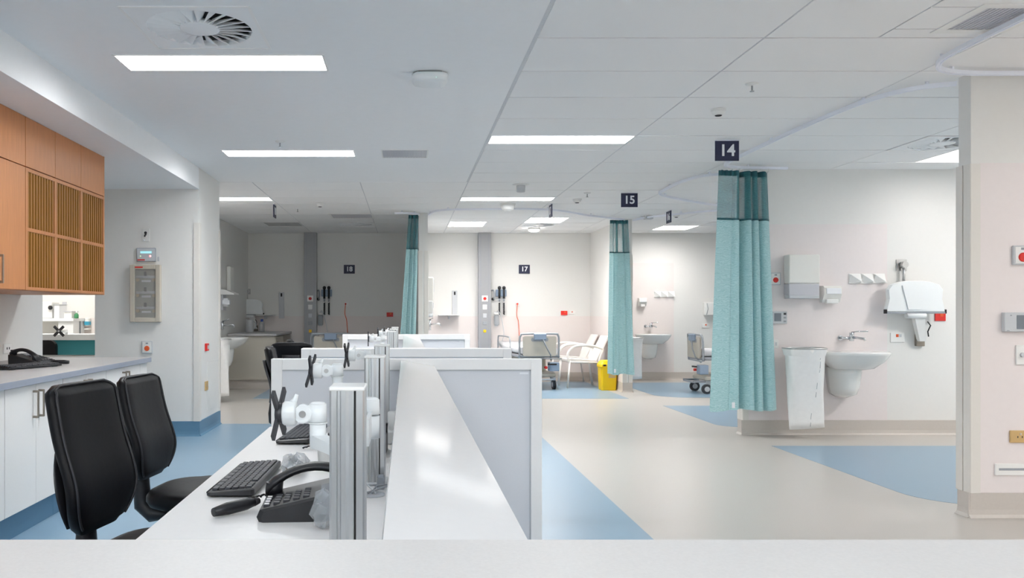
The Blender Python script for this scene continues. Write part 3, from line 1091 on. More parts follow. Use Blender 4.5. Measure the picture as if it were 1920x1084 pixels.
DZ = .72
k1 = keyboard('black keyboard lying nearest on the white desk left of the telephone')
place(k1, (-.487, 2.52, DZ), -math.pi / 2 - .02)
k2 = dup(k1, (-.43, 3.44, DZ), -math.pi / 2 - .06, 'second black keyboard on the desk, behind the nearest monitor arm')
k3 = dup(k1, (-2.33, 5.3, .873), math.pi / 2 + .35, 'black keyboard on the grey worktop in front of a telephone')
place(k3, (-2.48, 5.41, .873), 1.21)
p1 = desk_phone('black telephone with white keys beside the nearest aluminium post')
place(p1, (-.258, 2.14, DZ), -math.pi / 2 + .06)
p1.scale = (1.1, 1.12, 1.0)
p2 = dup(p1, (-.185, 3.02, DZ), -math.pi / 2 - .05, 'black telephone on the desk behind the nearest aluminium post')
p3 = dup(p1, (-2.63, 5.78, .873), math.pi / 2 - .3, 'black telephone on the grey worktop beside the wall socket')


def wand(label, pts, r):
    t = thing('handheld_scanner', label, 'scanner', pts[0])
    part('body', MB().tube(pts, r, n=10), M_black, t)
    a = Vector(pts[-2]); b = Vector(pts[-1])
    part('cap', MB().cyl(b - (b - a) * .15, b + (b - a).normalized() * .012, r[-1] * 1.15, r[-1] * .8, n=10), M_shell, t)
    return t


wand('black handheld wand pointing left in front of the nearest telephone',
     [(-.485, 2.07, DZ + .014), (-.455, 2.10, DZ + .017), (-.415, 2.135, DZ + .02), (-.395, 2.155, DZ + .022)], [.011, .016, .015, .010])
wand('black handheld wand lying behind the keyboard on the grey worktop',
     [(-2.385, 5.82, .873 + .013), (-2.42, 5.815, .873 + .015), (-2.46, 5.81, .873 + .016), (-2.50, 5.81, .873 + .018)], [.012, .015, .014, .012])


def wrapped(label, c, s, seed):
    R = random.Random(seed)
    t = thing('wrapped_cable', label, 'cable', c)
    m = MB()
    rings = []
    for j in range(7):
        a = math.pi * (j + .5) / 7
        rings.append([(c[0] + s[0] * math.sin(a) * math.cos(b) * R.uniform(.75, 1.15), c[1] + s[1] * math.sin(a) * math.sin(b) * R.uniform(.75, 1.15),
                       max(c[2] + s[2] * (1 - math.cos(a)) * R.uniform(.8, 1.1) - .0, c[2])) for b in [2 * math.pi * k / 11 for k in range(11)]])
    m.loft(rings, True, False)
    part('clear_bag', m, M_wrap, t)
    for q in range(3):
        part('cable_loop', MB().tube([(c[0] + s[0] * .6 * math.cos(b + q), c[1] + s[1] * .6 * math.sin(b), c[2] + .01 + s[2] * (.4 + .3 * q)) for b in
                                      [2 * math.pi * k / 12 for k in range(12)]], .0028, n=5, closed=True), M_midg if q else M_black, t)
    return t


wrapped('clear plastic wrapped cable beside the nearest keyboard', (-.36, 2.66, DZ), (.045, .13, .03), 4)
wrapped('crumpled clear wrapped plug in front of the nearest telephone at the post', (X(606, 1.97), 1.97, DZ), (.03, .05, .045), 8)

# ---------------------------------------------------------------- workstation clusters


def cluster_desk(y0, y1, label):
    t = thing('desk', label, 'desk', (-.32, (y0 + y1) / 2, 0))
    part('desk_top', MB().box(-.618, -.03, y0, y1, DZ - .028, DZ, b=.002), M_desk, t)
    for yy in (y0 + .05, y1 - .08):
        part('leg_panel', MB().box(-.56, -.06, yy, yy + .025, 0, DZ - .028), M_white, t)
    part('modesty_panel', MB().box(-.10, -.085, y0 + .075, y1 - .08, .2, DZ - .028), M_white, t)
    return t


def spine(y0, y1, label):
    t = thing('spine_partition', label, 'partition', (.05, (y0 + y1) / 2, 0))
    part('wall_panel', MB().prism([(-.02, 0), (-.02, 1.006), (.125, .983), (.125, 0)], 'y', y0, y1), M_white, t)
    part('gloss_cap', MB().prism([(-.024, 1.012), (-.022, 1.0195), (.130, .9955), (.130, .988)], 'y', y0, y1), M_gloss, t, label='glossy tilted white cap')
    return t


def end_panel(y, label, th=.05, x0=-.612, x1=.618, z1=1.027):
    t = thing('end_partition', label, 'partition', (0, y + th / 2, 0))
    f = .05
    m = MB().box(x0, x0 + f, y, y + th, 0, z1, b=.002).box(x1 - f, x1, y, y + th, 0, z1, b=.002)
    m.box(x0 + f, x1 - f, y, y + th, z1 - f, z1, b=.002).box(x0 + f, x1 - f, y, y + th, 0, f)
    part('frame', m, M_frame, t)
    part('infill_panel', MB().box(x0 + f, x1 - f, y + .012, y + th - .012, f, z1 - f), M_infill, t)
    b = MB()
    zi = z1 - f
    b.box(x0 + f, x1 - f, y + .009, y + .012, zi - .006, zi).box(x1 - f - .005, x1 - f, y + .009, y + .012, f, zi)
    part('bead', b, M_plastg, t)
    part('maker_plate', MB().box(x1 - f - .05, x1 - f - .01, y + .0105, y + .012, zi - .02, zi - .012), M_signw, t)
    return t


cluster_desk(.62, 3.73, 'long white desk with keyboards and telephones in the foreground')
spine(.62, 3.73, 'white partition with a glossy sloped cap right of the nearest posts')
end_panel(3.73, 'framed grey end partition closing the nearest desk')
end_panel(4.80, 'framed end partition standing just behind the nearest end partition', .09)
cluster_desk(4.90, 7.93, 'white desk of the second workstation behind the partitions')
spine(4.90, 7.93, 'white partition with a sloped cap at the second workstation')
end_panel(7.93, 'framed end partition at the far end of the second workstation')


def post(x, y, label):
    t = thing('aluminium_post', label, 'post', (x, y, DZ))
    w_, d = .031, .04
    m = MB()
    # front face with flutes, one deep dark slot on the right
    xs = [(-w_, 0), (-w_ + .004, -.006), (-.018, -.006), (-.016, -.003), (-.012, -.003), (-.010, -.006), (-.002, -.007), (.004, -.005), (.010, -.006),
          (.0125, -.006), (.0125, .006), (.0165, .006), (.0165, -.006), (.028, -.006), (w_, -.001)]
    poly = [(x + a, y - d + b) for a, b in xs] + [(x + w_, y + d), (x - w_, y + d)]
    m.prism(poly, 'z', DZ, 1.10)
    part('extrusion', m, M_alu, t)
    part('slot', MB().box(x + .0127, x + .0163, y - d + .004, y - d + .0055, DZ, 1.099), M_groove, t)
    part('cap', MB().box(x - w_ - .001, x + w_ + .001, y - d - .007, y + d + .001, 1.10, 1.107, b=.002), M_plast, t)
    part('foot', MB().box(x - w_ - .008, x + w_ + .008, y - d - .012, y + d + .006, DZ, DZ + .006, b=.002), M_alu, t)
    return t


def monitor_arm(px, py, pz, cx, post_y, post_x, label, yaw=0.0, roll=0.0):
    """bare monitor arm: black X plate at (px,py,pz) facing -X, white joints, arm clamped on the post"""
    t = thing('monitor_arm', label, 'monitor arm', (px, py, pz))
    m = MB()
    for sg in (1, -1):
        a = [(-.066, -.008), (-.066, .008), (.066, .008), (.066, -.008)]
        ca, sa = math.cos(math.pi / 4), math.sin(math.pi / 4) * sg
        pl = [(u * ca - v * sa, u * sa + v * ca) for u, v in a]
        m.prism(pl, 'x', -.0035, .0035 - (0.0005 if sg > 0 else 0))
    m.lathe([(.022, -.004), (.022, .010), (.018, .012)], (0, 0, 0), n=16, axis='x')
    rot = Matrix.Translation((px, py, pz)) @ Matrix.Rotation(yaw, 4, 'Z') @ Matrix.Rotation(roll, 4, 'Y')
    m.xform(rot)
    part('vesa_plate', m, M_vesa, t, label='black X shaped screen plate')
    j = MB().lathe([(.022, .008), (.0255, .012), (.026, .034), (.023, .038)], (px, py, pz), n=18, axis='x')
    j.tube([(px + .026, py, pz + .02), (px + .034, py, pz + .028), (px + .038, py, pz + .04)], [.008, .006, .004], n=8)
    part('tilt_joint', j, M_arm, t)
    kx = px + .052
    part('knuckle', MB().cyl((kx, py - .017, pz), (kx, py + .017, pz), .019, n=18).box(px + .034, kx, py - .012, py + .012, pz - .012, pz + .012), M_arm, t)
    part('screw', MB().cyl((kx, py - .0195, pz), (kx, py - .016, pz), .0075, n=12), M_steel, t)
    part('head', MB().cyl((cx, py, pz - .018), (cx, py, pz + .02), .0195, .0185, n=18).cyl((cx, py, pz + .02), (cx, py, pz + .0235), .0185, .013, n=18)
         .box(kx, cx, py - .013, py + .013, pz - .017, pz + .016, b=.004), M_arm, t)
    part('barrel', MB().cyl((cx, py, pz - .074), (cx, py, pz - .0185), .0175, n=18).cyl((cx, py, pz - .0215), (cx, py, pz - .0185), .0205, n=18), M_arm, t)
    z = pz - .058
    a = Vector((cx, py, z)); b = Vector((post_x, post_y + .072, z)); d = (b - a).normalized(); u = Vector((-d.y, d.x, 0))
    m = MB()
    m.loft([[p + u * r + Vector((0, 0, h)), p + u * r - Vector((0, 0, h)), p - u * r - Vector((0, 0, h)), p - u * r + Vector((0, 0, h))]
            for p, r, h in ((a - d * .012, .010, .009), (a, .0165, .013), (b, .013, .010), (b + d * .012, .009, .008))], True, False)
    part('link_arm', m, M_arm, t)
    part('elbow', MB().cyl((b.x, b.y, z - .026), (b.x, b.y, z + .026), .016, n=16), M_arm, t)
    part('clamp', MB().box(post_x - .03, post_x + .03, post_y + .0405, post_y + .06, z - .028, z + .018, b=.004), M_arm, t)
    return t


PX = -.104
ps = [(PX, 1.49), (-.094, 2.52), (-.098, 3.38)]
post(*ps[0], 'nearest aluminium post with a dark slot rising from the desk')
post(*ps[1], 'second aluminium post from the camera on the foreground desk')
post(*ps[2], 'third aluminium post on the foreground desk, next to the end partition')
monitor_arm(X(523, 1.75), 1.75, Z(775, 1.75), X(596, 1.75), ps[0][1], ps[0][0], 'nearest bare white monitor arm with a black X plate', yaw=-.11)
monitor_arm(X(583, 2.7), 2.7, Z(695, 2.7), X(630, 2.7) + .005, ps[1][1], ps[1][0], 'second bare monitor arm, its black X plate leaning left', yaw=-.1, roll=.12)
monitor_arm(X(650, 3.5), 3.5, Z(666, 3.5), X(695, 3.5) - .01, ps[2][1], ps[2][0], 'third bare monitor arm beside the end partition', yaw=-.13)
# folded arm on the right of the first post
x_, y_ = X(694, 1.66), 1.66
t = thing('folded_arm', 'white rounded arm barrel tucked behind the right of the nearest post', 'monitor arm', (x_, y_, .9))
part('barrel', MB().cyl((x_, y_, .985), (x_, y_, 1.03), .0195, n=18), M_arm, t)
part('head', MB().cyl((x_, y_, 1.033), (x_, y_, 1.062), .02, .019, n=18).cyl((x_, y_, 1.062), (x_, y_, 1.066), .019, .013, n=18), M_arm, t)
part('clamp', MB().box(-.075, -.068, 1.52, y_ - .012, .99, 1.04).box(-.0765, x_, y_ - .015, y_ + .004, .99, 1.04), M_arm, t)
t = thing('power_block', 'white power block at the foot of the third post', 'power socket', (X(727, 3.2), 3.3, DZ))
part('housing', MB().box(-.085, -.03, 3.22, 3.28, DZ, DZ + .05, b=.004), M_plast, t)
part('riser', MB().box(-.072, -.03, 3.285, 3.32, DZ, DZ + .12, b=.004), M_plast, t)
t = thing('desk_grommet', 'round cable outlet with loose cables at the foot of the second post', 'cable outlet', (-.095, 2.33, DZ))
part('ring', MB().lathe([(.036, 0), (.036, .004), (.028, .005), (.02, .002)], (-.095, 2.33, DZ), n=22), M_plastg, t)
part('plug', MB().box(-.085, -.062, 2.40, 2.43, DZ, DZ + .04, b=.004), M_midg, t)
for q in range(3):
    part('cable', MB().tube([(-.075 + .02 * q, 2.41, DZ + .012), (-.11 + .025 * q, 2.37 - .01 * q, DZ + .02), (-.085 - .012 * q, 2.33, DZ + .006)], .003, n=6), M_midg if q else M_plastg, t)
t = thing('white_cup', 'small white cup beside the nearest monitor arm barrel', 'cup', (X(612, 2.2), 2.6, DZ))
part('body', MB().lathe([(.024, 0), (.03, .075), (.032, .08), (.028, .08), (.024, .01)], (X(611, 2.75), 2.75, DZ), n=16), M_plast, t)
part('rim', MB().lathe([(.031, .076), (.034, .079), (.031, .082)], (X(611, 2.75), 2.75, DZ), n=16), M_plast, t)
# second cluster posts and arms
ps2 = [(-.10, 5.75), (-.098, 6.6), (-.098, 7.4)]
post(*ps2[0], 'nearest aluminium post of the second workstation')
post(*ps2[1], 'middle aluminium post of the second workstation')
post(*ps2[2], 'farthest aluminium post of the second workstation')
monitor_arm(-.275, 6.0, 1.045, -.17, 5.75, -.10, 'nearest monitor arm of the second workstation', yaw=.06)
monitor_arm(-.235, 6.9, 1.06, -.14, 6.6, -.098, 'middle monitor arm of the second workstation', yaw=.03)
monitor_arm(-.2, 7.6, 1.055, -.11, 7.4, -.098, 'farthest monitor arm of the second workstation', yaw=.02)


# ---------------------------------------------------------------- office chairs (seat faces +X at rotation 0)
def office_chair(label):
    t = thing('office_chair', label, 'chair', (0, 0, 0))
    # backrest pad: v from bottom to top
    rings = []; shell = []
    N = 24
    NV = 44
    for j in range(NV + 1):
        v = j / NV
        z = .545 + .465 * v
        hw = .188 - .008 * max(0, v - .3)
        if v < .3:
            hw *= math.sqrt(1 - ((.3 - v) / .36) ** 2)
        e = 1.0
        if v > .91: e = math.sqrt(max(0.0, 1 - ((v - .91) / .09) ** 2)) * .26 + .74
        hw *= e
        cx = -.195 + .028 * math.exp(-((v - .3) / .26) ** 2) - .062 * v ** 1.4
        th = .034 * (1 if .04 < v < .97 else .6)
        curve = .10                      # side wings come forward
        ring = []
        for k in range(N):
            a = 2 * math.pi * k / N
            c, s = math.cos(a), math.sin(a)
            yy = hw * math.copysign(abs(c) ** .55, c)
            xx = cx + th * math.copysign(abs(s) ** .8, s) + curve * (yy / .23) ** 2 * .28
            ring.append((xx, yy, z))
        rings.append(ring)
    part('backrest', MB().loft(rings), M_leather, t)
    kl = [2, 10]
    edge = [Vector(q[kl[0]]) for q in rings[2:]] + [Vector(q[kl[1]]) for q in reversed(rings[2:])]
    part('piping', MB().tube([p + Vector((.002, 0, 0)) for p in edge], .0045, n=6), M_shell, t)
    sh = []
    for j in range(14):
        v = j / 13
        z = .56 + .34 * v
        hw = (.10 + .07 * math.sin(math.pi * min(1, v / .8))) * (1 if v < .9 else .8)
        q_ = (z - .545) / .465
        cx = -.195 + .028 * math.exp(-((q_ - .3) / .26) ** 2) - .062 * q_ ** 1.4 - .036
        sh.append([(cx - .018 + .02 * (math.cos(a) * .9) ** 2 * .9 + .012 * math.sin(a), hw * math.cos(a), z) for a in [2 * math.pi * k / 16 for k in range(16)]])
    part('back_shell', MB().loft(sh), M_shell, t)
    # upright that curls under the seat
    prof = [(-.215, .62, .034, .024), (-.22, .54, .036, .028), (-.222, .47, .038, .036), (-.215, .41, .04, .042), (-.175, .37, .042, .040), (-.05, .385, .045, .024)]
    pts = [(a, b) for a, b, _, _ in prof]
    rr = []
    for i, (a, b, wy, th) in enumerate(prof):
        d = Vector((pts[min(i + 1, 5)][0] - pts[max(i - 1, 0)][0], 0, pts[min(i + 1, 5)][1] - pts[max(i - 1, 0)][1])).normalized()
        n = Vector((d.z, 0, -d.x))
        p = Vector((a, 0, b))
        rr.append([p + n * th * math.sin(q) + Vector((0, wy * math.cos(q), 0)) for q in [2 * math.pi * k / 12 for k in range(12)]])
    part('back_stem', MB().loft(rr), M_black, t)
    # seat
    sr = []
    for z, s, ins in ((.43, .86, .0), (.44, .95, 0), (.462, 1.0, 0), (.485, 1.0, 0), (.503, .95, 0), (.511, .82, 0), (.513, .5, 0)):
        ring = []
        for k in range(36):
            a = 2 * math.pi * k / 36
            c, s_ = math.cos(a), math.sin(a)
            xx = .08 + .235 * s * math.copysign(abs(c) ** .6, c)
            yy = .245 * s * math.copysign(abs(s_) ** .6, s_) * (1 - .10 * (xx < .0))
            drop = .02 * max(0, (xx - .2) / .115) ** 2
            ring.append((xx, yy, z - drop))
        sr.append(ring)
    part('seat', MB().loft(sr), M_leather, t)
    part('mechanism', MB().box(-.07, .17, -.09, .09, .38, .43, b=.012), M_black, t)
    part('lever', MB().tube([(.04, -.05, .40), (.04, -.2, .395), (.035, -.25, .385)], .006, n=6), M_black, t)
    part('gas_lift', MB().cyl((.05, 0, .12), (.05, 0, .26), .03, n=14).cyl((.05, 0, .26), (.05, 0, .39), .018, n=14), M_black, t)
    for k in range(5):
        a = 2 * math.pi * k / 5 + .3
        d = Vector((math.cos(a), math.sin(a), 0)); u = Vector((-d.y, d.x, 0)); c = Vector((.05, 0, 0))
        m = MB().loft([[c + d * r + u * hw + Vector((0, 0, z1)), c + d * r - u * hw + Vector((0, 0, z1)), c + d * r - u * hw + Vector((0, 0, z0)), c + d * r + u * hw + Vector((0, 0, z0))]
                       for r, hw, z0, z1 in ((.02, .03, .085, .14), (.16, .025, .075, .115), (.30, .018, .06, .085))], True, False)
        leg = part('leg', m, M_black, t)
        q = c + d * .29
        part('castor', MB().cyl(q + u * .02 + Vector((0, 0, .028)), q - u * .02 + Vector((0, 0, .028)), .028, n=14)
             .cyl(q + Vector((0, 0, .03)), q + Vector((0, 0, .07)), .008, n=8), M_rubber, leg)
    return t


ch = office_chair('large black office chair nearest the camera at the foreground desk')
place(ch, (-.818, 2.62, 0), -.19)
c2 = dup(ch, (-.93, 3.58, 0), -.13, 'second black office chair, its seat tucked at the foreground desk')
c2.location = (-.945, 3.6, 0)
c2.scale = (1, 1, .95)
c3 = dup(ch, (-.82, 6.45, 0), .08, 'black office chair in profile at the second workstation')
c4 = dup(ch, (-1.01, 7.5, 0), math.pi / 2, 'black office chair with its broad back to the camera beyond the one in profile')
c5 = dup(ch, (-.92, 8.28, 0), .2, 'farthest black office chair, only its top edge showing beside the dark bay')

for o in (c3, c4, c5):
    o.scale = (1, 1, .96)

# ---------------------------------------------------------------- socket, wall devices on the left
yy = 6.28
t = thing('wall_socket', 'white double data socket above the grey worktop', 'wall socket', (-3.05, yy, .93))
part('plate', MB().box(-3.05, -3.04, yy - .06, yy + .06, .925, 1.0, b=.003), M_plast, t)
for q in (-.015, .02):
    part('port', MB().box(-3.04, -3.038, yy + q - .006, yy + q + .006, .955, .972), M_dark, t)


def wp_(px0, px1, py0, py1, Y):
    return X(px0, Y), X(px1, Y), Z(py1, Y), Z(py0, Y)


Yg = 8.22
x0, x1, z0, z1 = wp_(247, 303, 497, 604, Yg)
t = thing('gas_valve_box', 'beige wall box with a glass front over three rows of valves', 'valve box', ((x0 + x1) / 2, Yg, z0))
b = .045; d = .06
m = MB().box(x0, x0 + b, Yg - d, Yg, z0, z1, b=.004).box(x1 - b, x1, Yg - d, Yg, z0, z1, b=.004)
m.box(x0 + b, x1 - b, Yg - d, Yg, z0, z0 + b, b=.004).box(x0 + b, x1 - b, Yg - d, Yg, z1 - b, z1, b=.004)
part('frame', m, M_beige, t)
part('backing', MB().box(x0 + b, x1 - b, Yg - .012, Yg, z0 + b, z1 - b), M_nickel, t)
for k in range(3):
    zz = z0 + b + (z1 - z0 - 2 * b) * (.16 + .32 * k)
    v = part('valve', MB().cyl((x0 + b + .01, Yg - .025, zz + .02), (x1 - b - .01, Yg - .025, zz + .02), .014, n=10)
             .box((x0 + x1) / 2 - .03, (x0 + x1) / 2 + .03, Yg - .04, Yg - .012, zz + .01, zz + .035), M_plastg, t)
    part('lever', MB().box((x0 + x1) / 2 - .012, (x0 + x1) / 2 + .012, Yg - .05, Yg - .04, zz + .03, zz + .07), M_dark, v)
    for xx in (x0 + b + .022, x1 - b - .022):
        part('knob', MB().cyl((xx, Yg - .012, zz - .01), (xx, Yg - .036, zz - .01), .017, n=12), M_tan, t)
    part('plate', MB().box((x0 + x1) / 2 - .045, (x0 + x1) / 2 + .045, Yg - .016, Yg - .012, zz - .03, zz - .01), M_signw, t)
part('glass_door', MB().box(x0 + b, x1 - b, Yg - .052, Yg - .049, z0 + b, z1 - b), M_glass, t)
part('red_mark', MB().box(x0 + .05, x0 + .13, Yg - d - .001, Yg - d, z1 - .032, z1 - .018), M_red, t)
x0, x1, z0, z1 = wp_(257, 293, 465, 491, Yg)
t = thing('alarm_panel', 'small grey alarm panel with a cyan display above the valve box', 'alarm panel', ((x0 + x1) / 2, Yg, z0))
part('housing', MB().box(x0, x1, Yg - .02, Yg, z0, z1, b=.004), M_midg, t)
part('face', MB().box(x0 + .008, x1 - .008, Yg - .022, Yg - .019, z0 + .008, z1 - .008), M_plastg, t)
part('display', MB().box(x0 + .04, x1 - .04, Yg - .0235, Yg - .021, z1 - .055, z1 - .035), M_lcd, t)
part('green_lamp', MB().sphere((x0 + .04, Yg - .022, z0 + .055), .007), M_ledg, t)
part('red_lamp', MB().sphere((x1 - .055, Yg - .022, z0 + .055), .011), M_ledr, t)
part('red_strip', MB().box(x0 + .012, x0 + .085, Yg - .0235, Yg - .021, z0 + .012, z0 + .024), M_red, t)
part('side_tab', MB().box(x1 + .012, x1 + .032, Yg - .004, Yg, z0 + .005, z0 + .05), M_plastg, t)
x0, x1, z0, z1 = wp_(267, 281, 429, 453, Yg)
t = thing('wall_sensor', 'white wall plate with a dark swivel head at the top of the pier wall', 'sensor', ((x0 + x1) / 2, Yg, z0))
part('plate', MB().box(x0, x1, Yg - .008, Yg, z0, z1, b=.002), M_plast, t)
cx = (x0 + x1) / 2
part('head', MB().sphere((cx + .005, Yg - .035, (z0 + z1) / 2 + .02), .014).cyl((cx, Yg - .008, (z0 + z1) / 2), (cx + .004, Yg - .03, (z0 + z1) / 2 + .015), .006, n=8), M_dark, t)
part('stub', MB().cyl((cx - .008, Yg - .02, (z0 + z1) / 2 - .015), (cx - .006, Yg - .012, (z0 + z1) / 2 + .005), .008, n=8), M_dark, t)
part('lamp', MB().sphere((cx - .018, Yg - .012, z0 + .012), .009), M_signw, t)


def call_button(x, z, Y, label, col=M_orange, w_=.11, h=.125, green=True):
    t = thing('call_button', label, 'call button', (x, Y, z - h / 2))
    part('plate', MB().box(x - w_ / 2, x + w_ / 2, Y - .016, Y, z - h / 2, z + h / 2, b=.005), M_plastg, t)
    part('face', MB().box(x - w_ * .4, x + w_ * .4, Y - .019, Y - .015, z - h * .42, z + h * .42, b=.001), M_plast, t)
    part('button', MB().cyl((x, Y - .018, z - .012), (x, Y - .028, z - .012), w_ * .25, w_ * .22, n=16), col, t)
    if green:
        part('indicator', MB().box(x - .012, x + .012, Y - .021, Y - .018, z + .032, z + .046), M_midg, t)
    return t


call_button(X(276.5, Yg), Z(651, Yg), Yg, 'call button with an orange knob below the valve box')
# on the side of the pier (faces +X)
y = -2.07 * F / (386 - VX)
z0, z1 = Z(658, y), Z(644, y)
t = thing('break_glass_point', 'small red alarm point on the side of the white pier', 'alarm', (-2.07, y, z0))
part('housing', MB().box(-2.07, -2.045, y - .05, y + .04, z0, z1, b=.003), M_red, t)
part('window', MB().box(-2.045, -2.043, y - .03, y + .02, z0 + .02, z1 - .02), M_plastg, t)
part('side_plate', MB().box(-2.07, -2.06, y + .07, y + .13, z0 + .01, z1, b=.002), M_plast, t)
z0, z1 = Z(732, y), Z(715, y)
t = thing('power_outlet', 'tan power outlet low on the side of the white pier', 'wall socket', (-2.07, y, z0))
part('plate', MB().box(-2.07, -2.058, y - .055, y + .055, z0, z1, b=.003), M_tan, t)
part('switch', MB().box(-2.058, -2.053, y - .02, y - .005, z0 + .04, z0 + .06), M_beige, t)
t = thing('access_hatch', 'flush white access panel low on the side of the white pier', 'access panel', (-2.07, 8.8, .25))
part('cover', MB().box(-2.07, -2.066, 8.55, 9.06, .22, .72, b=.001), M_wall, t)
part('catch', MB().box(-2.066, -2.064, 8.57, 8.6, .45, .47), M_plastg, t)

# ---------------------------------------------------------------- what shows through the hatch
mb = MB()
mb.box(HX0 - .03, HX1, 8.205, 8.36, HZ0 - .02, HZ0, b=.002)
struct('trim_11', mb, M_guard)
t = thing('reception_desk', 'teal fronted desk with a white ledge seen through the hatch', 'desk', (-3.9, 9.2, 0))
part('front_panel', MB().box(-4.5, -3.3, 9.2, 9.24, 0, .93), M_teal, t)
part('ledge', MB().box(-4.5, -3.3, 9.12, 9.5, .93, .995, b=.003), M_white, t)
t = thing('low_back_chair', 'black chair back in front of the teal desk behind the hatch', 'chair', (-3.93, 8.9, 0))
m = MB()
ring = rrect(-4.22, X(106, 8.95), .62, Z(638, 8.95), .07)
m.loft([[(a, 8.92, b) for a, b in ring], [(a, 8.98, b) for a, b in ring]], True, False)
part('backrest', m, M_leather, t)
part('seat', MB().box(-4.22, -3.82, 8.5, 8.93, .42, .48, b=.02), M_leather, t)
for sx in (-4.19, -3.86):
    for sy in (8.53, 8.95):
        part('leg', MB().cyl((sx, sy, 0), (sx, sy, .64 if sy > 8.8 else .43), .014, n=8), M_black, t)
xx, zz = X(110, 9.0), Z(621, 9.0)
t = thing('screen_mount', 'black X shaped screen mount standing up behind the hatch', 'monitor arm', (xx, 9.2, .996))
m = MB()
for sg in (1, -1):
    ca, sa = math.cos(math.pi / 4), math.sin(math.pi / 4) * sg
    m.prism([(xx + u * ca - v * sa, zz + u * sa + v * ca) for u, v in ((-.075, -.014), (-.075, .014), (.075, .014), (.075, -.014))], 'y', 9.0, 9.012 - .001 * sg)
part('vesa_plate', m, M_vesa, t)
part('screw', MB().cyl((xx, 8.998, zz), (xx, 9.0, zz), .012, n=10), M_plastg, t)
part('stand', MB().cyl((xx, 9.012, zz), (xx, 9.2, zz), .02, n=10).cyl((xx, 9.2, .996), (xx, 9.2, zz), .018, n=10), M_arm, t)
Yr = 11.4
x0, x1, z0, z1 = wp_(150, 180, 595, 640, Yr)
struct('vinyl_sheet', MB().box(X(150, Yr), -2.99, Yr - .003, Yr, .15, Z(596, Yr)), M_dado, [o for o in COL.objects if o.name == 'wall_room_end'][0])
zs = Z(597, 11.1)
t = thing('white_side_counter', 'white bench top along the wall seen through the hatch', 'counter', (-4.9, 11.1, 0))
part('bench_top', MB().box(-5.8, X(146, 11.1), 10.95, 11.36, zs - .04, zs, b=.003), M_white, t)
part('end_panel', MB().box(X(144, 11.1) - .2, X(144, 11.1), 10.98, 11.36, 0, zs - .04), M_white, t)
part('pipe', MB().cyl((X(138, 11), 11.2, .2), (X(138, 11), 11.2, zs - .04), .02, n=8), M_midg, t)
t = thing('wall_cabinet', 'white box cabinet standing on the bench behind the hatch', 'cabinet', (X(95, 11.2), 11.2, zs))
part('body', MB().box(X(82, 11.2), X(106, 11.2), 11.05, 11.3, zs, Z(566, 11.1), b=.01), M_plast, t)
part('knob', MB().sphere((X(95, 11.05), 11.04, Z(577, 11.05)), .03), M_dark, t)
t = thing('paper_stack', 'low white box beside the cabinet on the bench behind the hatch', 'box', (X(112, 11.2), 11.15, zs))
part('body', MB().box(X(107, 11.15), X(117, 11.15), 11.05, 11.3, zs, Z(572, 11.1), b=.004), M_white, t)
part('lid', MB().box(X(106.5, 11.15), X(117.5, 11.15), 11.04, 11.31, Z(572, 11.1), Z(571, 11.1)), M_plastg, t)
t = thing('white_tray', 'shallow white tray beside the green bottle behind the hatch', 'tray', (X(135, 11.1), 11.1, zs))
part('body', MB().box(X(127, 11.1), X(141, 11.1), 10.98, 11.2, zs, Z(584, 11.1), b=.004), M_plast, t)
part('rim', MB().box(X(126.5, 11.1), X(141.5, 11.1), 10.97, 11.21, Z(585, 11.1), Z(583.5, 11.1)), M_dispg, t)
bx = X(143.5, 11.05)
t = thing('soap_bottle', 'small green bottle at the end of the bench behind the hatch', 'bottle', (bx, 11.05, zs))
part('body', MB().lathe([(.026, 0), (.028, .01), (.028, .05), (.012, .07)], (bx, 11.05, zs), n=12), M_green, t)
part('cap', MB().lathe([(.01, .07), (.01, .09), (.004, .1)], (bx, 11.05, zs), n=10), M_plast, t)
x0, x1, z0, z1 = wp_(117, 125, 566, 578, Yr)
t = thing('switch_plate', 'pale switch plate on the wall above the bench behind the hatch', 'switch', ((x0 + x1) / 2, Yr, z0))
part('plate', MB().box(x0, x1, Yr - .01, Yr, z0, z1, b=.002), M_dispg, t)
part('rocker', MB().box((x0 + x1) / 2 - .01, (x0 + x1) / 2 + .01, Yr - .014, Yr - .01, z0 + .03, z1 - .03), M_plastg, t)
x0, x1, z0, z1 = wp_(163, 171, 596, 618, Yr)
t = thing('sanitiser_dispenser', 'hand gel dispenser with a blue label behind the hatch', 'dispenser', ((x0 + x1) / 2, Yr, z0))
part('body', MB().box(x0, x1, Yr - .09, Yr, z0 + .05, z1, b=.012), M_plast, t)
part('label_band', MB().box(x0 - .001, x1 + .001, Yr - .092, Yr - .01, z1 - .1, z1 - .05), M_cyan, t)
part('drip_tray', MB().box(x0, x1, Yr - .11, Yr, z0, z0 + .015, b=.004), M_plast, t)

# ================================================================= bays


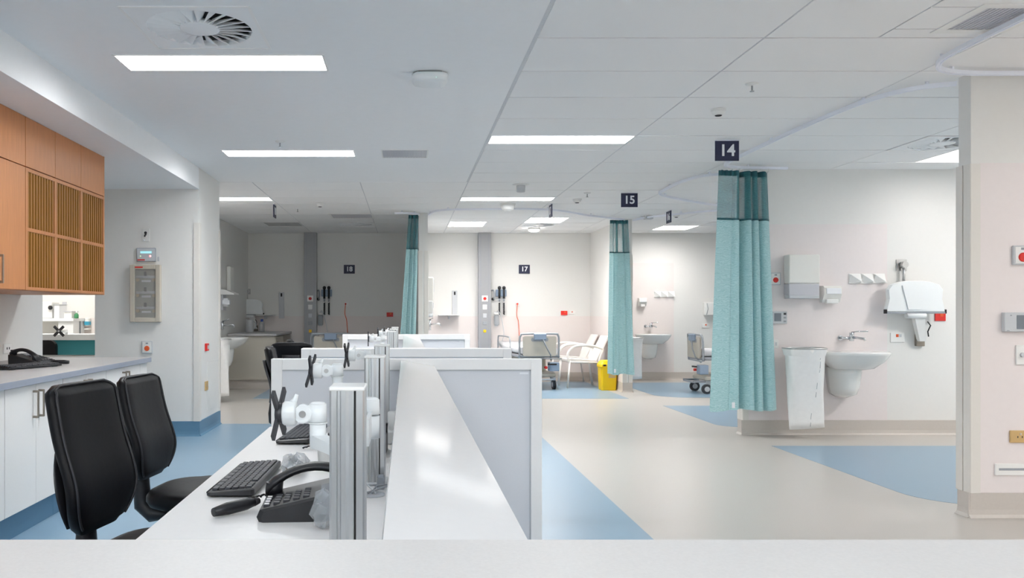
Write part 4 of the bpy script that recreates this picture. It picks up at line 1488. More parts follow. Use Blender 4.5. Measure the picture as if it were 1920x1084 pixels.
def basin(cx, Y, zr, label, w_=.62, dpt=.46, zb=.38):
    """wall basin on a wall at Y facing -Y, rim top at zr"""
    t = thing('wash_basin', label, 'basin', (cx, Y, zb))
    N = 36

    def ring(s, z, dd=1.0, sx=1.0):
        out = []
        for k in range(N):
            a = 2 * math.pi * k / N
            c, s_ = math.cos(a), math.sin(a)
            yy = Y - dpt * dd / 2 - s_ * dpt * dd / 2 * s
            if s_ < 0:
                yy = Y - dpt * dd / 2 + (dpt * dd / 2) * abs(s_) ** .55
            out.append((cx + w_ / 2 * s * sx * math.copysign(abs(c) ** .8, c), min(yy, Y), z))
        return out
    m = MB()
    m.loft([ring(.42, zr - .185, .62, 1.05), ring(.62, zr - .17, .78), ring(.86, zr - .10, .92), ring(.98, zr - .035, .99), ring(1, zr - .012), ring(.985, zr)], True)
    inner = []
    for s, z in ((.985, zr), (.93, zr + .001), (.86, zr - .02), (.66, zr - .08), (.25, zr - .11)):
        r = []
        for k in range(N):
            a = 2 * math.pi * k / N
            r.append((cx + w_ / 2 * s * math.cos(a), Y - dpt * .52 - dpt * .44 * s * math.sin(a), z + .0005))
        inner.append(r)
    part('bowl', m, M_ceramic, t)
    part('basin_inside', MB().loft(inner, True), M_ceramic, t)
    sh = []
    for z, hw, dd in ((zr - .165, .155, .25), (zr - .22, .152, .25), (zr - .36, .135, .23), (zr - .43, .115, .20), (zb + .02, .085, .15), (zb, .05, .09)):
        sh.append([(cx - .035 + hw * math.cos(a), Y - dd * max(0, math.sin(a)) ** .7, z) for a in [math.pi * k / 20 for k in range(21)]])
    part('trap_cover', MB().loft(sh), M_ceramic, t)
    part('drain', MB().cyl((cx, Y - dpt * .52, zr - .112), (cx, Y - dpt * .52, zr - .106), .025, n=12), M_chrome, t)
    return t


def tap(cx, Y, z, label):
    t = thing('wall_tap', label, 'tap', (cx, Y, z))
    part('flange', MB().cyl((cx - .05, Y, z), (cx - .05, Y - .012, z), .026, n=14), M_chrome, t)
    part('side_pipe', MB().tube([(cx - .05, Y - .01, z), (cx - .05, Y - .05, z), (cx + .02, Y - .06, z)], .013, n=10), M_chrome, t)
    part('body', MB().cyl((cx + .035, Y - .06, z - .03), (cx + .035, Y - .06, z + .055), .022, n=14).cyl((cx + .035, Y, z), (cx + .035, Y - .06, z), .016, n=10), M_chrome, t)
    part('spout', MB().tube([(cx + .035, Y - .06, z + .005), (cx + .06, Y - .13, z + .005), (cx + .085, Y - .20, z - .005), (cx + .088, Y - .21, z - .02)], .013, n=10), M_chrome, t)
    part('lever', MB().tube([(cx + .035, Y - .06, z + .058), (cx + .06, Y - .10, z + .066), (cx + .12, Y - .2, z + .07)], .007, n=8), M_chrome, t)
    return t


def bin_bag(cx, cy, zt, zb, label, w_=.38, dpt=.3, lean=.0):
    t = thing('bag_holder', label, 'bag', (cx, cy, zb))
    m = MB(); rings = []
    R = random.Random(hash(label) % 1000 if False else len(label))
    NZ = 12
    for j in range(NZ + 1):
        v = j / NZ
        z = zb + (zt - .01 - zb) * v
        hw = w_ / 2 * (.86 + .05 * v)
        dd = dpt / 2 * (.25 + .75 * v ** 1.5)
        sx = lean * (1 - v)
        ring = []
        for k in range(28):
            a = 2 * math.pi * k / 28
            wob = 1 + .05 * math.sin(5 * a + 6 * v + len(label)) * (1 - v * .6)
            ring.append((cx + sx + hw * math.copysign(abs(math.cos(a)) ** .7, math.cos(a)) * wob,
                         cy + dd * math.copysign(abs(math.sin(a)) ** .8, math.sin(a)) * wob, z + (.012 * math.cos(a) if j == 0 else 0)))
        rings.append(ring)
    m.loft(rings, True)
    part('bag', m, M_bagc, t)
    cu = []
    for z, s in ((zt - .07, .93), (zt - .045, .97), (zt - .02, 1.0), (zt - .008, 1.02)):
        cu.append([(cx + w_ / 2 * s * (1 + .03 * math.sin(7 * a)) * math.copysign(abs(math.cos(a)) ** .7, math.cos(a)),
                    cy + dpt / 2 * s * math.copysign(abs(math.sin(a)) ** .8, math.sin(a)), z) for a in [2 * math.pi * k / 28 for k in range(28)]])
    part('folded_cuff', MB().loft(cu, False), M_bagc, t)
    ring = [(cx + w_ / 2 * math.copysign(abs(math.cos(a)) ** .7, math.cos(a)), cy + dpt / 2 * math.copysign(abs(math.sin(a)) ** .8, math.sin(a)), zt)
            for a in [2 * math.pi * k / 28 for k in range(28)]]
    part('hoop', MB().tube(ring, .008, n=6, closed=True), M_steel, t)
    return t


def hook_rail(x0, x1, Y, z0, z1, label, n=3):
    t = thing('hook_rail', label, 'hooks', ((x0 + x1) / 2, Y, z0))
    part('back_plate', MB().box(x0, x1, Y - .012, Y, z0 - .004, z0 + .008, b=.002).box(x0, x1, Y - .004, Y, z0, z1), M_plast, t)
    wq = (x1 - x0) / n
    for k in range(n):
        a = x0 + wq * k
        m = MB()
        m.loft([[(a + .004, Y - .002, z1), (a + .004, Y - .002, z0), (a + .012, Y - .03, z1 - .012)],
                [(a + wq - .004, Y - .002, z1), (a + wq - .004, Y - .002, z0), (a + wq - .012, Y - .05, z0 + .012)]], True, False)
        m.box(a + wq * .75, a + wq - .008, Y - .06, Y - .004, z0, z0 + .012, b=.003)
        part('hook', m, M_plast, t)
    return t


def soap(x0, x1, z0, z1, Y, label, m=M_dispw):
    t = thing('soap_dispenser', label, 'dispenser', ((x0 + x1) / 2, Y, z0))
    d = .10; zc = (z0 + z1) / 2
    pr = [(Y, z1), (Y - d * .8, z1), (Y - d, z1 - .02), (Y - d, zc), (Y - d * .55, z0), (Y, z0)]
    mb = MB().prism(pr, 'x', x0, x1)
    part('body', mb, m, t)
    part('front', MB().box(x0 + .02, x1 - .01, Y - d - .008, Y - d + .002, zc, z1 - .025, b=.003), M_signw, t)
    part('push_bar', MB().box(x0 + .03, x1 - .03, Y - d * .9, Y - d * .5, z0 - .012, z0 + .03, b=.004), M_plast, t)
    return t


def wall_plate(name, cat, label, x0, x1, z0, z1, Y, m=M_plast, d=.01, bits=()):
    t = thing(name, label, cat, ((x0 + x1) / 2, Y, z0))
    part('plate', MB().box(x0, x1, Y - d, Y, z0, z1, b=.003), m, t)
    for nm, (u0, u1, v0, v1), mm, dd in bits:
        part(nm, MB().box(x0 + (x1 - x0) * u0, x0 + (x1 - x0) * u1, Y - d - dd, Y - d + .001, z0 + (z1 - z0) * v0, z0 + (z1 - z0) * v1, b=.001), mm, t)
    return t


# ------------------------------------------------ bay 14, wall at Y = 8.31 (vinyl face 8.307)
Yb = 8.307
x0, x1, z0, z1 = wp_(1474, 1532, 478, 560, Yb - .06)
t = thing('paper_towel_dispenser', 'white paper towel dispenser with a smoky lower half above the bag', 'dispenser', ((x0 + x1) / 2, Yb, z0))
zc = z0 + (z1 - z0) * .34
part('cover', MB().box(x0, x1, Yb - .12, Yb, zc, z1, b=.012, seg=2), M_dispw, t)
part('lower_body', MB().box(x0 + .002, x1 - .002, Yb - .115, Yb, z0 + .03, zc, b=.008, seg=2), M_dispg, t)
part('outlet', MB().box(x0 + .004, x1 - .004, Yb - .12, Yb, z0, z0 + .035, b=.008, seg=2), M_plastg, t)
part('lock', MB().cyl((x1, Yb - .06, zc + .08), (x1 + .015, Yb - .06, zc + .08), .008, n=8), M_midg, t)
x0, x1, z0, z1 = wp_(1541, 1574, 536, 567, Yb - .05)
soap(x0, x1, z0, z1, Yb, 'white soap dispenser right of the towel dispenser over the near basin')
x0, x1, z0, z1 = wp_(1593, 1661, 513, 531, Yb - .02)
hook_rail(x0, x1, Yb, z0, z1, 'white three hook rail above the near basin')
basin(X(1606, 8.07), Yb, Z(661, 7.9), 'white wall basin of bay 14 beside the hanging bag', .63, .46, .385)
tap(X(1590, 8.25), Yb, Z(634, 8.25), 'chrome lever tap above the near basin')
bin_bag(X(1518, 7.95), 8.05, Z(654, 7.95), Z(806, 7.95), 'white plastic bag hanging from a hoop left of the near basin', .39, .30, .02)
bag = [o for o in COL.objects if o.name.startswith('bag_holder')][-1]
pm = MB()
for xq, za, zb_ in ((.075, .80, .785), (.075, .765, .70), (.068, .69, .66), (.06, .56, .50), (.05, .47, .42), (.03, .26, .20), (.025, .17, .13)):
    pm.tube([(X(1518, 7.95) + xq, 7.885 + .055 * (za < .3) + .035 * (za < .6), za), (X(1518, 7.95) + xq - .006, 7.885 + .055 * (za < .3) + .035 * (za < .6), zb_)], .002, n=5)
part('print_marks', pm, M_midg, bag, label='thin grey printed dashes')
call_button(X(1453, Yb), Z(523, Yb), Yb, 'red call button half hidden by the near curtain', M_red)
x0, x1, z0, z1 = wp_(1447, 1474, 584, 607, Yb)
wall_plate('wall_controller', 'control panel', 'grey wall controller with a small screen beside the near curtain', x0, x1, z0, z1, Yb, M_plastg, .025,
           (('screen', (.1, .58, .2, .85), M_screen, .002), ('key', (.75, .92, .72, .88), M_dark, .003), ('key', (.75, .92, .42, .55), M_midg, .003), ('key', (.75, .92, .12, .26), M_midg, .003)))
x0, x1, z0, z1 = wp_(1450, 1459, 637, 653, Yb)
wall_plate('switch_plate', 'switch', 'small blank plate low beside the near curtain', x0, x1, z0, z1, Yb, M_plast, .008, (('rocker', (.3, .7, .3, .7), M_plastg, .003),))
x0, x1, z0, z1 = wp_(1669, 1695, 624, 642, 8.31)
wall_plate('power_outlet', 'wall socket', 'white outlet with an orange switch right of the near basin', x0, x1, z0, z1, 8.31, M_plast, .01,
           (('switch', (.38, .56, .55, .85), M_orange, .004), ('switch', (.62, .78, .55, .85), M_plastg, .004)))
x0, x1, z0, z1 = wp_(1752, 1772, 588, 602, 8.31)
wall_plate('red_outlet', 'wall socket', 'red power outlet below the right end of the white workstation tray', x0, x1, z0, z1, 8.31, M_red, .014,
           (('switch', (.45, .75, .6, .95), M_orange, .004),))

# folded wall workstation
Y8 = 8.31


def workstation(Y, xs, zs, label, s=1.0, flip=1):
    """folded keyboard tray on a wall arm with its pole and top bracket; xs centre, zs bottom of the tray"""
    t = thing('wall_workstation', label, 'workstation', (xs, Y, zs - .35 * s))
    w_ = .30 * s; h = .315 * s
    outline = []
    for u, v in ((-1, .0), (-.97, .15), (-.90, .42), (-.93, .72), (-.80, .88), (-.5, .97), (-.25, 1), (.25, 1), (.5, .97), (.80, .88), (.93, .72), (.90, .42), (.97, .15), (1, .0)):
        outline.append((xs + w_ * u, zs + h * v))
    yb = Y - .10
    m = MB()
    ins = [(xs + (a - xs) * .955, zs + .012 + (b - zs) * .94) for a, b in outline]
    m.loft([[(a, yb, b) for a, b in outline], [(a, yb - .03, b) for a, b in outline], [(a, yb - .045, b) for a, b in ins]], True, False)
    part('tray_shell', m, M_arm, t)
    part('centre_rib', MB().prism([(xs - .14 * s, zs + h * .86), (xs + .15 * s, zs + h * .86), (xs + .09 * s, zs + .03), (xs - .08 * s, zs + .03)], 'y', yb - .056, yb - .044), M_arm, t)
    part('edge_bar', MB().box(xs - w_ * .98, xs + w_ * .98, yb - .05, yb - .02, zs - .012, zs + .006, b=.004), M_midg, t)
    for sx in (-1, 1):
        part('end_clip', MB().box(xs + sx * w_ * .985 - .008, xs + sx * w_ * .985 + .008, yb - .052, yb - .01, zs - .012, zs + .03, b=.003), M_dark, t)
    part('pole', MB().cyl((xs - .06 * s, Y - .045, zs + h * .85), (xs - .06 * s, Y - .045, zs + .48 * s), .014, n=12), M_steel, t)
    part('top_bracket', MB().box(xs - .06 * s - .055, xs - .06 * s + .055, Y - .01, Y, zs + .42 * s, zs + .535 * s, b=.003)
         .cyl((xs - .06 * s, Y - .01, zs + .48 * s), (xs - .06 * s, Y - .075, zs + .48 * s), .032, n=16), M_steel, t)
    part('arm_hinge', MB().cyl((xs - .09 * s, Y - .13, zs - .03), (xs + .1 * s, Y - .13, zs - .03), .028, n=12).box(xs - .06, xs + .10 * s, Y - .15, Y - .05, zs - .055, zs - .008, b=.006), M_arm, t)
    a, b = Vector((xs + .05 * s, Y - .10, zs - .05)), Vector((xs + .115 * s, Y - .05, zs - .29 * s))
    m = MB()
    m.loft([[p + Vector((r, -d, 0)), p + Vector((r, d, 0)), p + Vector((-r, d, 0)), p + Vector((-r, -d, 0))] for p, r, d in ((a, .05, .03), (b, .032, .025))], True, False)
    part('wall_arm', m, M_plast, t)
    part('wall_bracket', MB().box(xs + .075 * s, xs + .16 * s, Y - .035, Y, zs - .34 * s, zs - .22 * s, b=.004), M_nickel, t)
    part('cable', MB().tube([(xs + .13 * s, Y - .12, zs - .09), (xs + .155 * s, Y - .13, zs - .13), (xs + .14 * s, Y - .11, zs - .19), (xs + .16 * s, Y - .09, zs - .24)], .006, n=6), M_dark, t)
    return t


workstation(Y8, X(1714.5, Y8 - .12), Z(586, Y8 - .12), 'white folded wall workstation with a steel pole on the basin wall')

# ------------------------------------------------ near right wall, Y = 4.96 (vinyl face 4.957)
Ya = 4.957
call_button(X(1914, Ya), Z(479, Ya), Ya, 'red call button at the right edge of the picture', M_red, .115, .118)
x0, x1, z0, z1 = wp_(1877, 1952, 586, 622, Ya)
wall_plate('wall_controller', 'control panel', 'grey room controller with a screen at the right edge', x0, x1, z0, z1, Ya, M_plastg, .03,
           (('screen', (.30, .72, .14, .86), M_screen, .002), ('indicator', (.14, .18, .82, .88), M_midg, .002), ('brand_strip', (.05, .12, .04, .08), M_midg, .002), ('key', (.82, .94, .6, .8), M_midg, .003)))
x0, x1, z0, z1 = wp_(1903, 1938, 647, 684, Ya)
t = wall_plate('dimmer_switch', 'switch', 'white dimmer plate below the room controller at the right edge', x0, x1, z0, z1, Ya, M_plast, .01, (('rocker', (.62, .8, .3, .7), M_plastg, .004),))
part('knob', MB().cyl((x0 + .036, Ya - .01, (z0 + z1) / 2), (x0 + .036, Ya - .024, (z0 + z1) / 2), .014, n=14), M_plastg, t)
x0, x1, z0, z1 = wp_(1892, 1938, 807, 830, Ya)
wall_plate('power_outlet', 'wall socket', 'tan power outlet low at the right edge', x0, x1, z0, z1, Ya, M_tan, .012,
           (('switch', (.38, .44, .62, .8), M_beige, .004), ('pin_hole', (.28, .32, .4, .55), M_dark, .001), ('pin_hole', (.46, .5, .4, .55), M_dark, .001), ('switch', (.72, .78, .62, .8), M_beige, .004)))
x0, x1, z0, z1 = wp_(1864, 1990, 869, 891, Ya)
wall_plate('wall_slot_vent', 'air vent', 'white slot vent just above the skirting at the right edge', x0, x1, z0, z1, Ya, M_plast, .012, (('slot', (.05, .95, .42, .62), M_midg, .0012),))

# ------------------------------------------------ bay 16 wall C (Y = 15)
Yc = 14.997
x0, x1, z0, z1 = wp_(1196, 1210, 559, 574, Yc)
soap(x0, x1, z0, z1, Yc, 'white soap dispenser on the wall beside the far curtain')
x0, x1, z0, z1 = wp_(1226, 1265, 546, 557, Yc)
hook_rail(x0, x1, Yc, z0, z1, 'small white hook rail above the far basin')
basin(X(1226, 14.75), Yc, Z(627, 14.6), 'white wall basin beyond the far curtain', .62, .46, Z(674, 14.9))
tap(X(1218, 14.9), Yc, Z(612, 14.9), 'chrome tap above the basin beyond the far curtain')
bin_bag(3.97, 14.32, Z(632, 14.6), Z(709, 14.6), 'pale plastic bag hanging between the far pier and its basin', .32, .24)
x0, x1, z0, z1 = wp_(1318, 1342, 567, 592, 15)
t = thing('wall_chart_holder', 'white folded tray on the wall left of the near curtain', 'holder', ((x0 + x1) / 2, 15, z0))
part('shell', MB().box(x0, x1, 14.9, 15, z0, z1, b=.02, seg=2), M_plast, t)
part('groove', MB().tube([(x0 + .04, 14.897, z1 - .02), (x0 + .055, 14.895, (z0 + z1) / 2), (x0 + .03, 14.897, z0 + .02)], .006, n=6), M_midg, t)
x0, x1, z0, z1 = wp_(1316, 1330, 607, 615, 15)
wall_plate('power_outlet', 'wall socket', 'white outlet with an orange dot low left of the near curtain', x0, x1, z0, z1, 15, M_plast, .01, (('switch', (.42, .6, .55, .9), M_orange, .004),))


# ------------------------------------------------ trolley beds (foot at the origin facing -Y, length along +Y)
def bed(label, long_=1.68):
    t = thing('trolley_bed', label, 'bed', (0, 0, 0))
    hw = .30
    m = MB()
    m.prism(rrect(-hw + .03, hw - .03, .54, .86, .03), 'y', .0, .025)
    fb = part('footboard', m, M_bed, t)
    part('handle_slot', MB().prism(rrect(-.14, .14, .775, .835, .025), 'y', -.003, .0), M_midg, fb)
    part('push_frame', MB().tube(smooth([(-hw - .02, .04, .50), (-hw - .02, .03, .80), (-hw + .0, .02, .875), (-hw + .06, .015, .897), (hw - .06, .015, .897), (hw - .0, .02, .875), (hw + .02, .03, .80), (hw + .02, .04, .50)], 4), .017, n=8), M_bedtube, t)
    part('control_box', MB().box(-.10, .10, -.05, .01, .80, .905, b=.012), M_bedbox, t)
    part('control_cable', MB().tube([(.04, -.04, .81), (.10, -.05, .68), (.17, -.03, .56), (.20, .05, .47)], .011, n=6), M_midg, t)
    mt = []
    for y, rise in ((.06, 0), (.5, 0), (1.0, 0), (1.2, .01), (long_, .05)):
        mt.append([(x * 1.0, y, z + rise) for x, z in rrect(-.31, .31, .575, .675, .035)])
    part('mattress', MB().loft(mt), M_sheet, t)
    part('deck', MB().box(-.32, .32, .03, long_, .515, .562, b=.008), M_midg, t)
    part('lift_cover', MB().box(-.2, .2, .35, long_ - .4, .26, .515, b=.03), M_bed, t)
    part('base_frame', MB().box(-.29, .29, .08, long_ - .1, .20, .27, b=.02), M_bed, t)
    part('step_pedal', MB().box(-.24, .24, -.08, -.05, .16, .185, b=.006).box(-.24, -.2, -.08, .12, .17, .2).box(.2, .24, -.08, .12, .17, .2), M_midg, t)
    part('brake_lever', MB().box(.12, .26, -.07, -.03, .40, .425, b=.005), M_dark, t)
    part('red_release', MB().cyl((.1, -.03, .36), (.1, .04, .36), .022, n=10), M_red, t)
    part('accessory_tray', MB().box(.16, .32, -.01, .12, .30, .44, b=.008), M_bedbox, t)
    part('hook_bar', MB().tube([(-.3, .03, .50), (.36, .0, .50)], .011, n=6), M_bedtube, t)
    for sx in (-1, 1):
        part('side_rail', MB().tube(smooth([(sx * .345, .55, .56), (sx * .35, .6, .80), (sx * .35, .75, .83), (sx * .35, 1.35, .83), (sx * .35, 1.5, .80), (sx * .345, 1.55, .56)], 3), .012, n=6), M_bedtube, t)
        for y in (.13, long_ - .2):
            c = part('castor', MB().cyl((sx * .26 - .022, y - .02, .075), (sx * .26 - .006, y - .02, .075), .075, n=18).cyl((sx * .26 + .006, y - .02, .075), (sx * .26 + .022, y - .02, .075), .075, n=18), M_rubber, t)
            part('fork', MB().box(sx * .26 - .012, sx * .26 + .012, y - .03, y + .05, .07, .22, b=.006), M_bedtube, c)
            part('hub', MB().cyl((sx * .26 - .026, y - .02, .075), (sx * .26 + .026, y - .02, .075), .04, n=14), M_plastg, c)
    return t


bd = bed('trolley bed with a beige footboard under sign 17')
place(bd, (X(1012, 13.1), 13.1, 0), .10)
b2 = dup(bd, (X(620, 13.15), 13.15, 0), 0, 'trolley bed in the dark bay, its beige footboard behind the partition')
b3 = dup(bd, (4.45, 12.72, 0), -math.pi / 2, 'trolley bed seen from its foot corner left of the near curtain')


# ------------------------------------------------ white armchairs (sitter faces -X)
def white_chair(label):
    t = thing('visitor_chair', label, 'chair', (0, 0, 0))
    m = MB().loft([[(x, y, z + s) for y, z in ((-.24, 0), (.24, 0), (.24, .035), (-.24, .035))] for x, s in ((-.26, .43), (-.22, .445), (0, .43), (.2, .415))], True, False)
    part('seat', m, M_chairw, t)
    m = MB().loft([[(.19 + .22 * v + d, y * (1 - .12 * v), .42 + .43 * v) for d, y in ((0, -.22), (0, .22), (.025, .22), (.025, -.22))] for v in (0, .3, .65, .95, 1)], True, False)
    part('backrest', m, M_chairw, t)
    for sy in (-1, 1):
        y = sy * .27
        part('arm', MB().tube(smooth([(.30, y, .64), (.15, y, .685), (-.05, y, .70), (-.2, y, .665), (-.285, y, .56), (-.27, y, .43)], 5), .02, n=8), M_chairw, t)
        part('leg', MB().tube([(-.25, y, .45), (-.29, y, 0)], .016, n=8), M_chairw, t)
        part('leg', MB().tube([(.30, y, .64), (.24, y, .45), (.30, y, 0)], .016, n=8), M_chairw, t)
        part('side_rail', MB().tube([(-.26, y, .43), (.24, y, .415)], .014, n=8), M_chairw, t)
    return t


wc = white_chair('white armchair nearer the far curtain, beside the yellow bin')
place(wc, (2.90, 13.68, 0), .08)
dup(wc, (2.90, 14.45, 0), .05, 'white armchair farther back, beside the bed of bay 17')

# ------------------------------------------------ yellow bin
bx, by = X(1137, 13.2), 13.14
t = thing('sharps_bin', 'yellow plastic waste bin on the floor below the far curtain', 'bin', (bx, by, 0))
m = MB()
m.loft([[(bx + x * s, by + y * s, z) for x, y in rrect(-.13, .13, -.13, .13, .03)] for z, s in ((.0, .86), (.01, .9), (.36, 1.0))], True, False)
part('body', m, M_yellow, t)
m = MB()
m.loft([[(bx + x * s, by + y * s, z) for x, y in rrect(-.14, .14, -.14, .14, .04)] for z, s in ((.36, .98), (.375, 1.03), (.41, 1.0), (.46, .8), (.475, .6))], True, False)
part('lid', m, M_yellow, t)
part('opening', MB().box(bx - .1, bx - .05, by - .145, by - .13, .385, .415, b=.004), M_dark, t)
part('print', MB().box(bx - .01, bx + .1, by - .1295, by - .125, .2, .31), M_tan, t)

# ------------------------------------------------ bay 17 and bay 18 far wall equipment


def service_column(x0, x1, label):
    t = thing('service_column', label, 'column', ((x0 + x1) / 2, 14.93, 0))
    m = MB().box(x0, x1, 14.87, 15, 0, H - .001, b=.004)
    part('casing', m, M_medcol, t)
    wq = x1 - x0
    for u in (.18, .82):
        part('groove', MB().box(x0 + wq * u - .006, x0 + wq * u + .006, 14.868, 14.871, .1, H - .02), M_midg, t)
    cx = (x0 + x1) / 2

    def sq(nm, zp, m_, w_=.05, h=.05):
        z = Z(zp, 14.87)
        return part(nm, MB().box(cx - w_, cx + w_, 14.858, 14.87, z - h, z + h, b=.004), m_, t)
    p = sq('call_plate', 560, M_plast, .055, .055)
    part('call_knob', MB().cyl((cx, 14.858, Z(560, 14.87)), (cx, 14.846, Z(560, 14.87)), .028, n=12), M_red, p)
    sq('switch_plate', 576, M_plast, .04, .045)
    sq('gas_outlet', 592, M_plastg, .035, .04)
    sq('gas_outlet', 606, M_midg, .035, .03)
    sq('gas_outlet', 621, M_yellow, .025, .025)
    return t


service_column(X(897, 14.87), X(921, 14.87), 'tall grey service column on the lit far wall of bay 17')
service_column(X(570, 14.87), X(593.5, 14.87), 'tall grey service column in the dark bay 18')


def diagnostic(px, label):
    """wall set with two coiled black handles, px of the left handle"""
    xa, xb = X(px, 14.95), X(px + 8.5, 14.95)
    zt, zm, zb = Z(540, 14.95), Z(560, 14.95), Z(590, 14.95)
    t = thing('wall_diagnostic_set', label, 'instrument', ((xa + xb) / 2, 15, zb))
    part('transformer', MB().box(xa - .06, xb + .05, 14.94, 15, Z(556, 14.95), Z(543, 14.95), b=.008), M_bedbox, t)
    for xx in (xa, xb):
        part('instrument_head', MB().sphere((xx, 14.91, zt), .032, (1, 1, 1.1)).cyl((xx, 14.91, zt - .02), (xx, 14.91, zm), .02, n=10), M_black, t)
        part('handle', MB().cyl((xx, 14.91, zm), (xx, 14.91, Z(566, 14.95)), .018, .014, n=10), M_midg, t)
        part('coil_cord', MB().tube([(xx + .012 * math.cos(k * 1.3), 14.92 + .012 * math.sin(k * 1.3), Z(568, 14.95) + (zb - Z(568, 14.95)) * k / 40) for k in range(41)], .009, n=5), M_black, t)
    return t


diagnostic(936, 'pair of black wall instruments right of the lit service column')
diagnostic(608.5, 'pair of black wall instruments right of the service column in the dark bay')


def wall_hanger(px, label):
    x = X(px, 14.95)
    t = thing('equipment_hook', label, 'hook', (x, 15, Z(563, 15)))
    part('grip', MB().tube(smooth([(x, 15, Z(545, 15)), (x + .03, 14.93, Z(545, 15)), (x + .04, 14.92, Z(553, 15)), (x + .03, 14.93, Z(561, 15)), (x, 15, Z(561, 15))], 4), .014, n=8), M_midg, t)
    part('tip', MB().sphere((x + .02, 14.95, Z(561, 15)), .028), M_dark, t)


wall_hanger(922.5, 'small grey hook handle between the lit service column and the instruments')
wall_hanger(595, 'small grey hook handle beside the service column in the dark bay')


def suction(px, label):
    x = X(px, 14.95)
    t = thing('suction_jar', label, 'medical device', (x, 15, Z(625, 15)))
    part('jar', MB().lathe([(.04, 0), (.05, .02), (.05, .16), (.035, .19)], (x, 14.93, Z(610, 15)), n=14), M_wrap, t)
    part('lid', MB().cyl((x, 14.93, Z(610, 15) + .19), (x, 14.93, Z(610, 15) + .23), .045, n=14), M_plast, t)
    part('hose', MB().tube(smooth([(x, 14.93, Z(610, 15) + .23), (x + .03, 14.9, Z(583, 15)), (x + .09, 14.9, Z(600, 15)), (x + .13, 14.92, Z(625, 15)), (x + .10, 14.93, Z(640, 15))], 4), .006, n=6), M_plastg, t)
    part('bracket', MB().box(x - .03, x + .03, 14.98, 15, Z(612, 15), Z(585, 15)), M_plastg, t)


suction(931, 'clear suction jar with a hose low beside the lit service column')
suction(601, 'clear suction jar low beside the service column in the dark bay')


def cord(px, y0, y1, label):
    x = X(px, 14.97)
    t = thing('pull_cord', label, 'call cord', (x, 15, Z(y1, 14.97)))
    part('socket', MB().box(x - .03, x + .05, 14.985, 15, Z(y0 + 5, 15), Z(y0 - 3, 15), b=.003), M_plast, t)
    part('plug', MB().cyl((x, 14.985, Z(y0, 15)), (x, 14.95, Z(y0, 15)), .016, n=8), M_red, t)
    part('lead', MB().tube(smooth([(x, 14.95, Z(y0, 15)), (x - .012, 14.955, Z((y0 * .7 + y1 * .3), 15)), (x + .02, 14.96, Z((y0 + y1) / 2, 15)), (x + .04, 14.97, Z(y1, 15))], 5), .007, n=6), M_orange, t)


cord(970, 570, 640, 'thin orange call cord hanging on the lit wall behind the bed')
cord(648, 570, 632, 'thin orange call cord hanging on the dark bay wall under sign 18')
for px, zz, lab in ((1057.5, 587, 'red outlet on the lit far wall above the white chairs'), (731, 590, 'red outlet on the dark bay wall beside the centre curtain')):
    x0, x1, z0, z1 = wp_(px - 6, px + 6, zz - 4, zz + 4, 15)
    wall_plate('red_outlet', 'wall socket', lab, x0, x1, z0, z1, 14.997, M_red, .02, (('switch', (.5, .75, .5, .85), M_orange, .004),))
x0, x1, z0, z1 = wp_(1067, 1078, 583, 589, 15)
wall_plate('power_outlet', 'wall socket', 'white outlet right of the red one on the lit far wall', x0, x1, z0, z1, 14.997, M_plast, .01, (('switch', (.4, .6, .5, .85), M_orange, .004),))


def chart(px, py0, py1, w_, label):
    x0, x1 = X(px - w_, 15), X(px + w_, 15)
    z0, z1 = Z(py1, 15), Z(py0, 15)
    t = thing('wall_scale', label, 'holder', ((x0 + x1) / 2, 15, z0))
    part('strip', MB().box(x0, x1, 14.98, 15, z0, z1, b=.003), M_plastg, t)
    part('clip', MB().box((x0 + x1) / 2 - .015, (x0 + x1) / 2 + .015, 14.972, 14.98, z1 - .08, z1 - .02), M_dark, t)


chart(852.5, 545, 590, 5, 'tall grey strip holder on the lit wall left of the service column')
chart(528, 548, 597, 5, 'tall grey strip holder on the dark bay wall left of the service column')


def shelf(x0, x1, z, label):
    t = thing('wall_shelf', label, 'shelf', ((x0 + x1) / 2, 15, z))
    part('board', MB().box(x0, x1, 14.75, 14.997, z, z + .02, b=.006), M_plast, t)
    part('bracket', MB().box((x0 + x1) / 2 - .01, (x0 + x1) / 2 + .01, 14.8, 14.997, z - .06, z), M_plastg, t)


shelf(X(822, 14.8), X(862, 14.8), Z(592, 14.9), 'thin white shelf on the lit wall left of the service column')
shelf(X(480, 14.8), X(513, 14.8), Z(592, 14.8), 'thin white shelf on the dark bay wall above the bottle')

# equipment on the side wall of bay 17 (faces +X, X = .318)
xw = .321


def side_box(name, cat, label, y0, y1, z0, z1, d, m, extra=None):
    t = thing(name, label, cat, (xw, (y0 + y1) / 2, z0))
    part('body', MB().box(xw, xw + d, y0, y1, z0, z1, b=.02, seg=2), m, t)
    part('front', MB().box(xw + d, xw + d + .008, y0 + .04, y1 - .04, z0 + (z1 - z0) * .45, z1 - .03, b=.003), M_plastg, t)
    return t


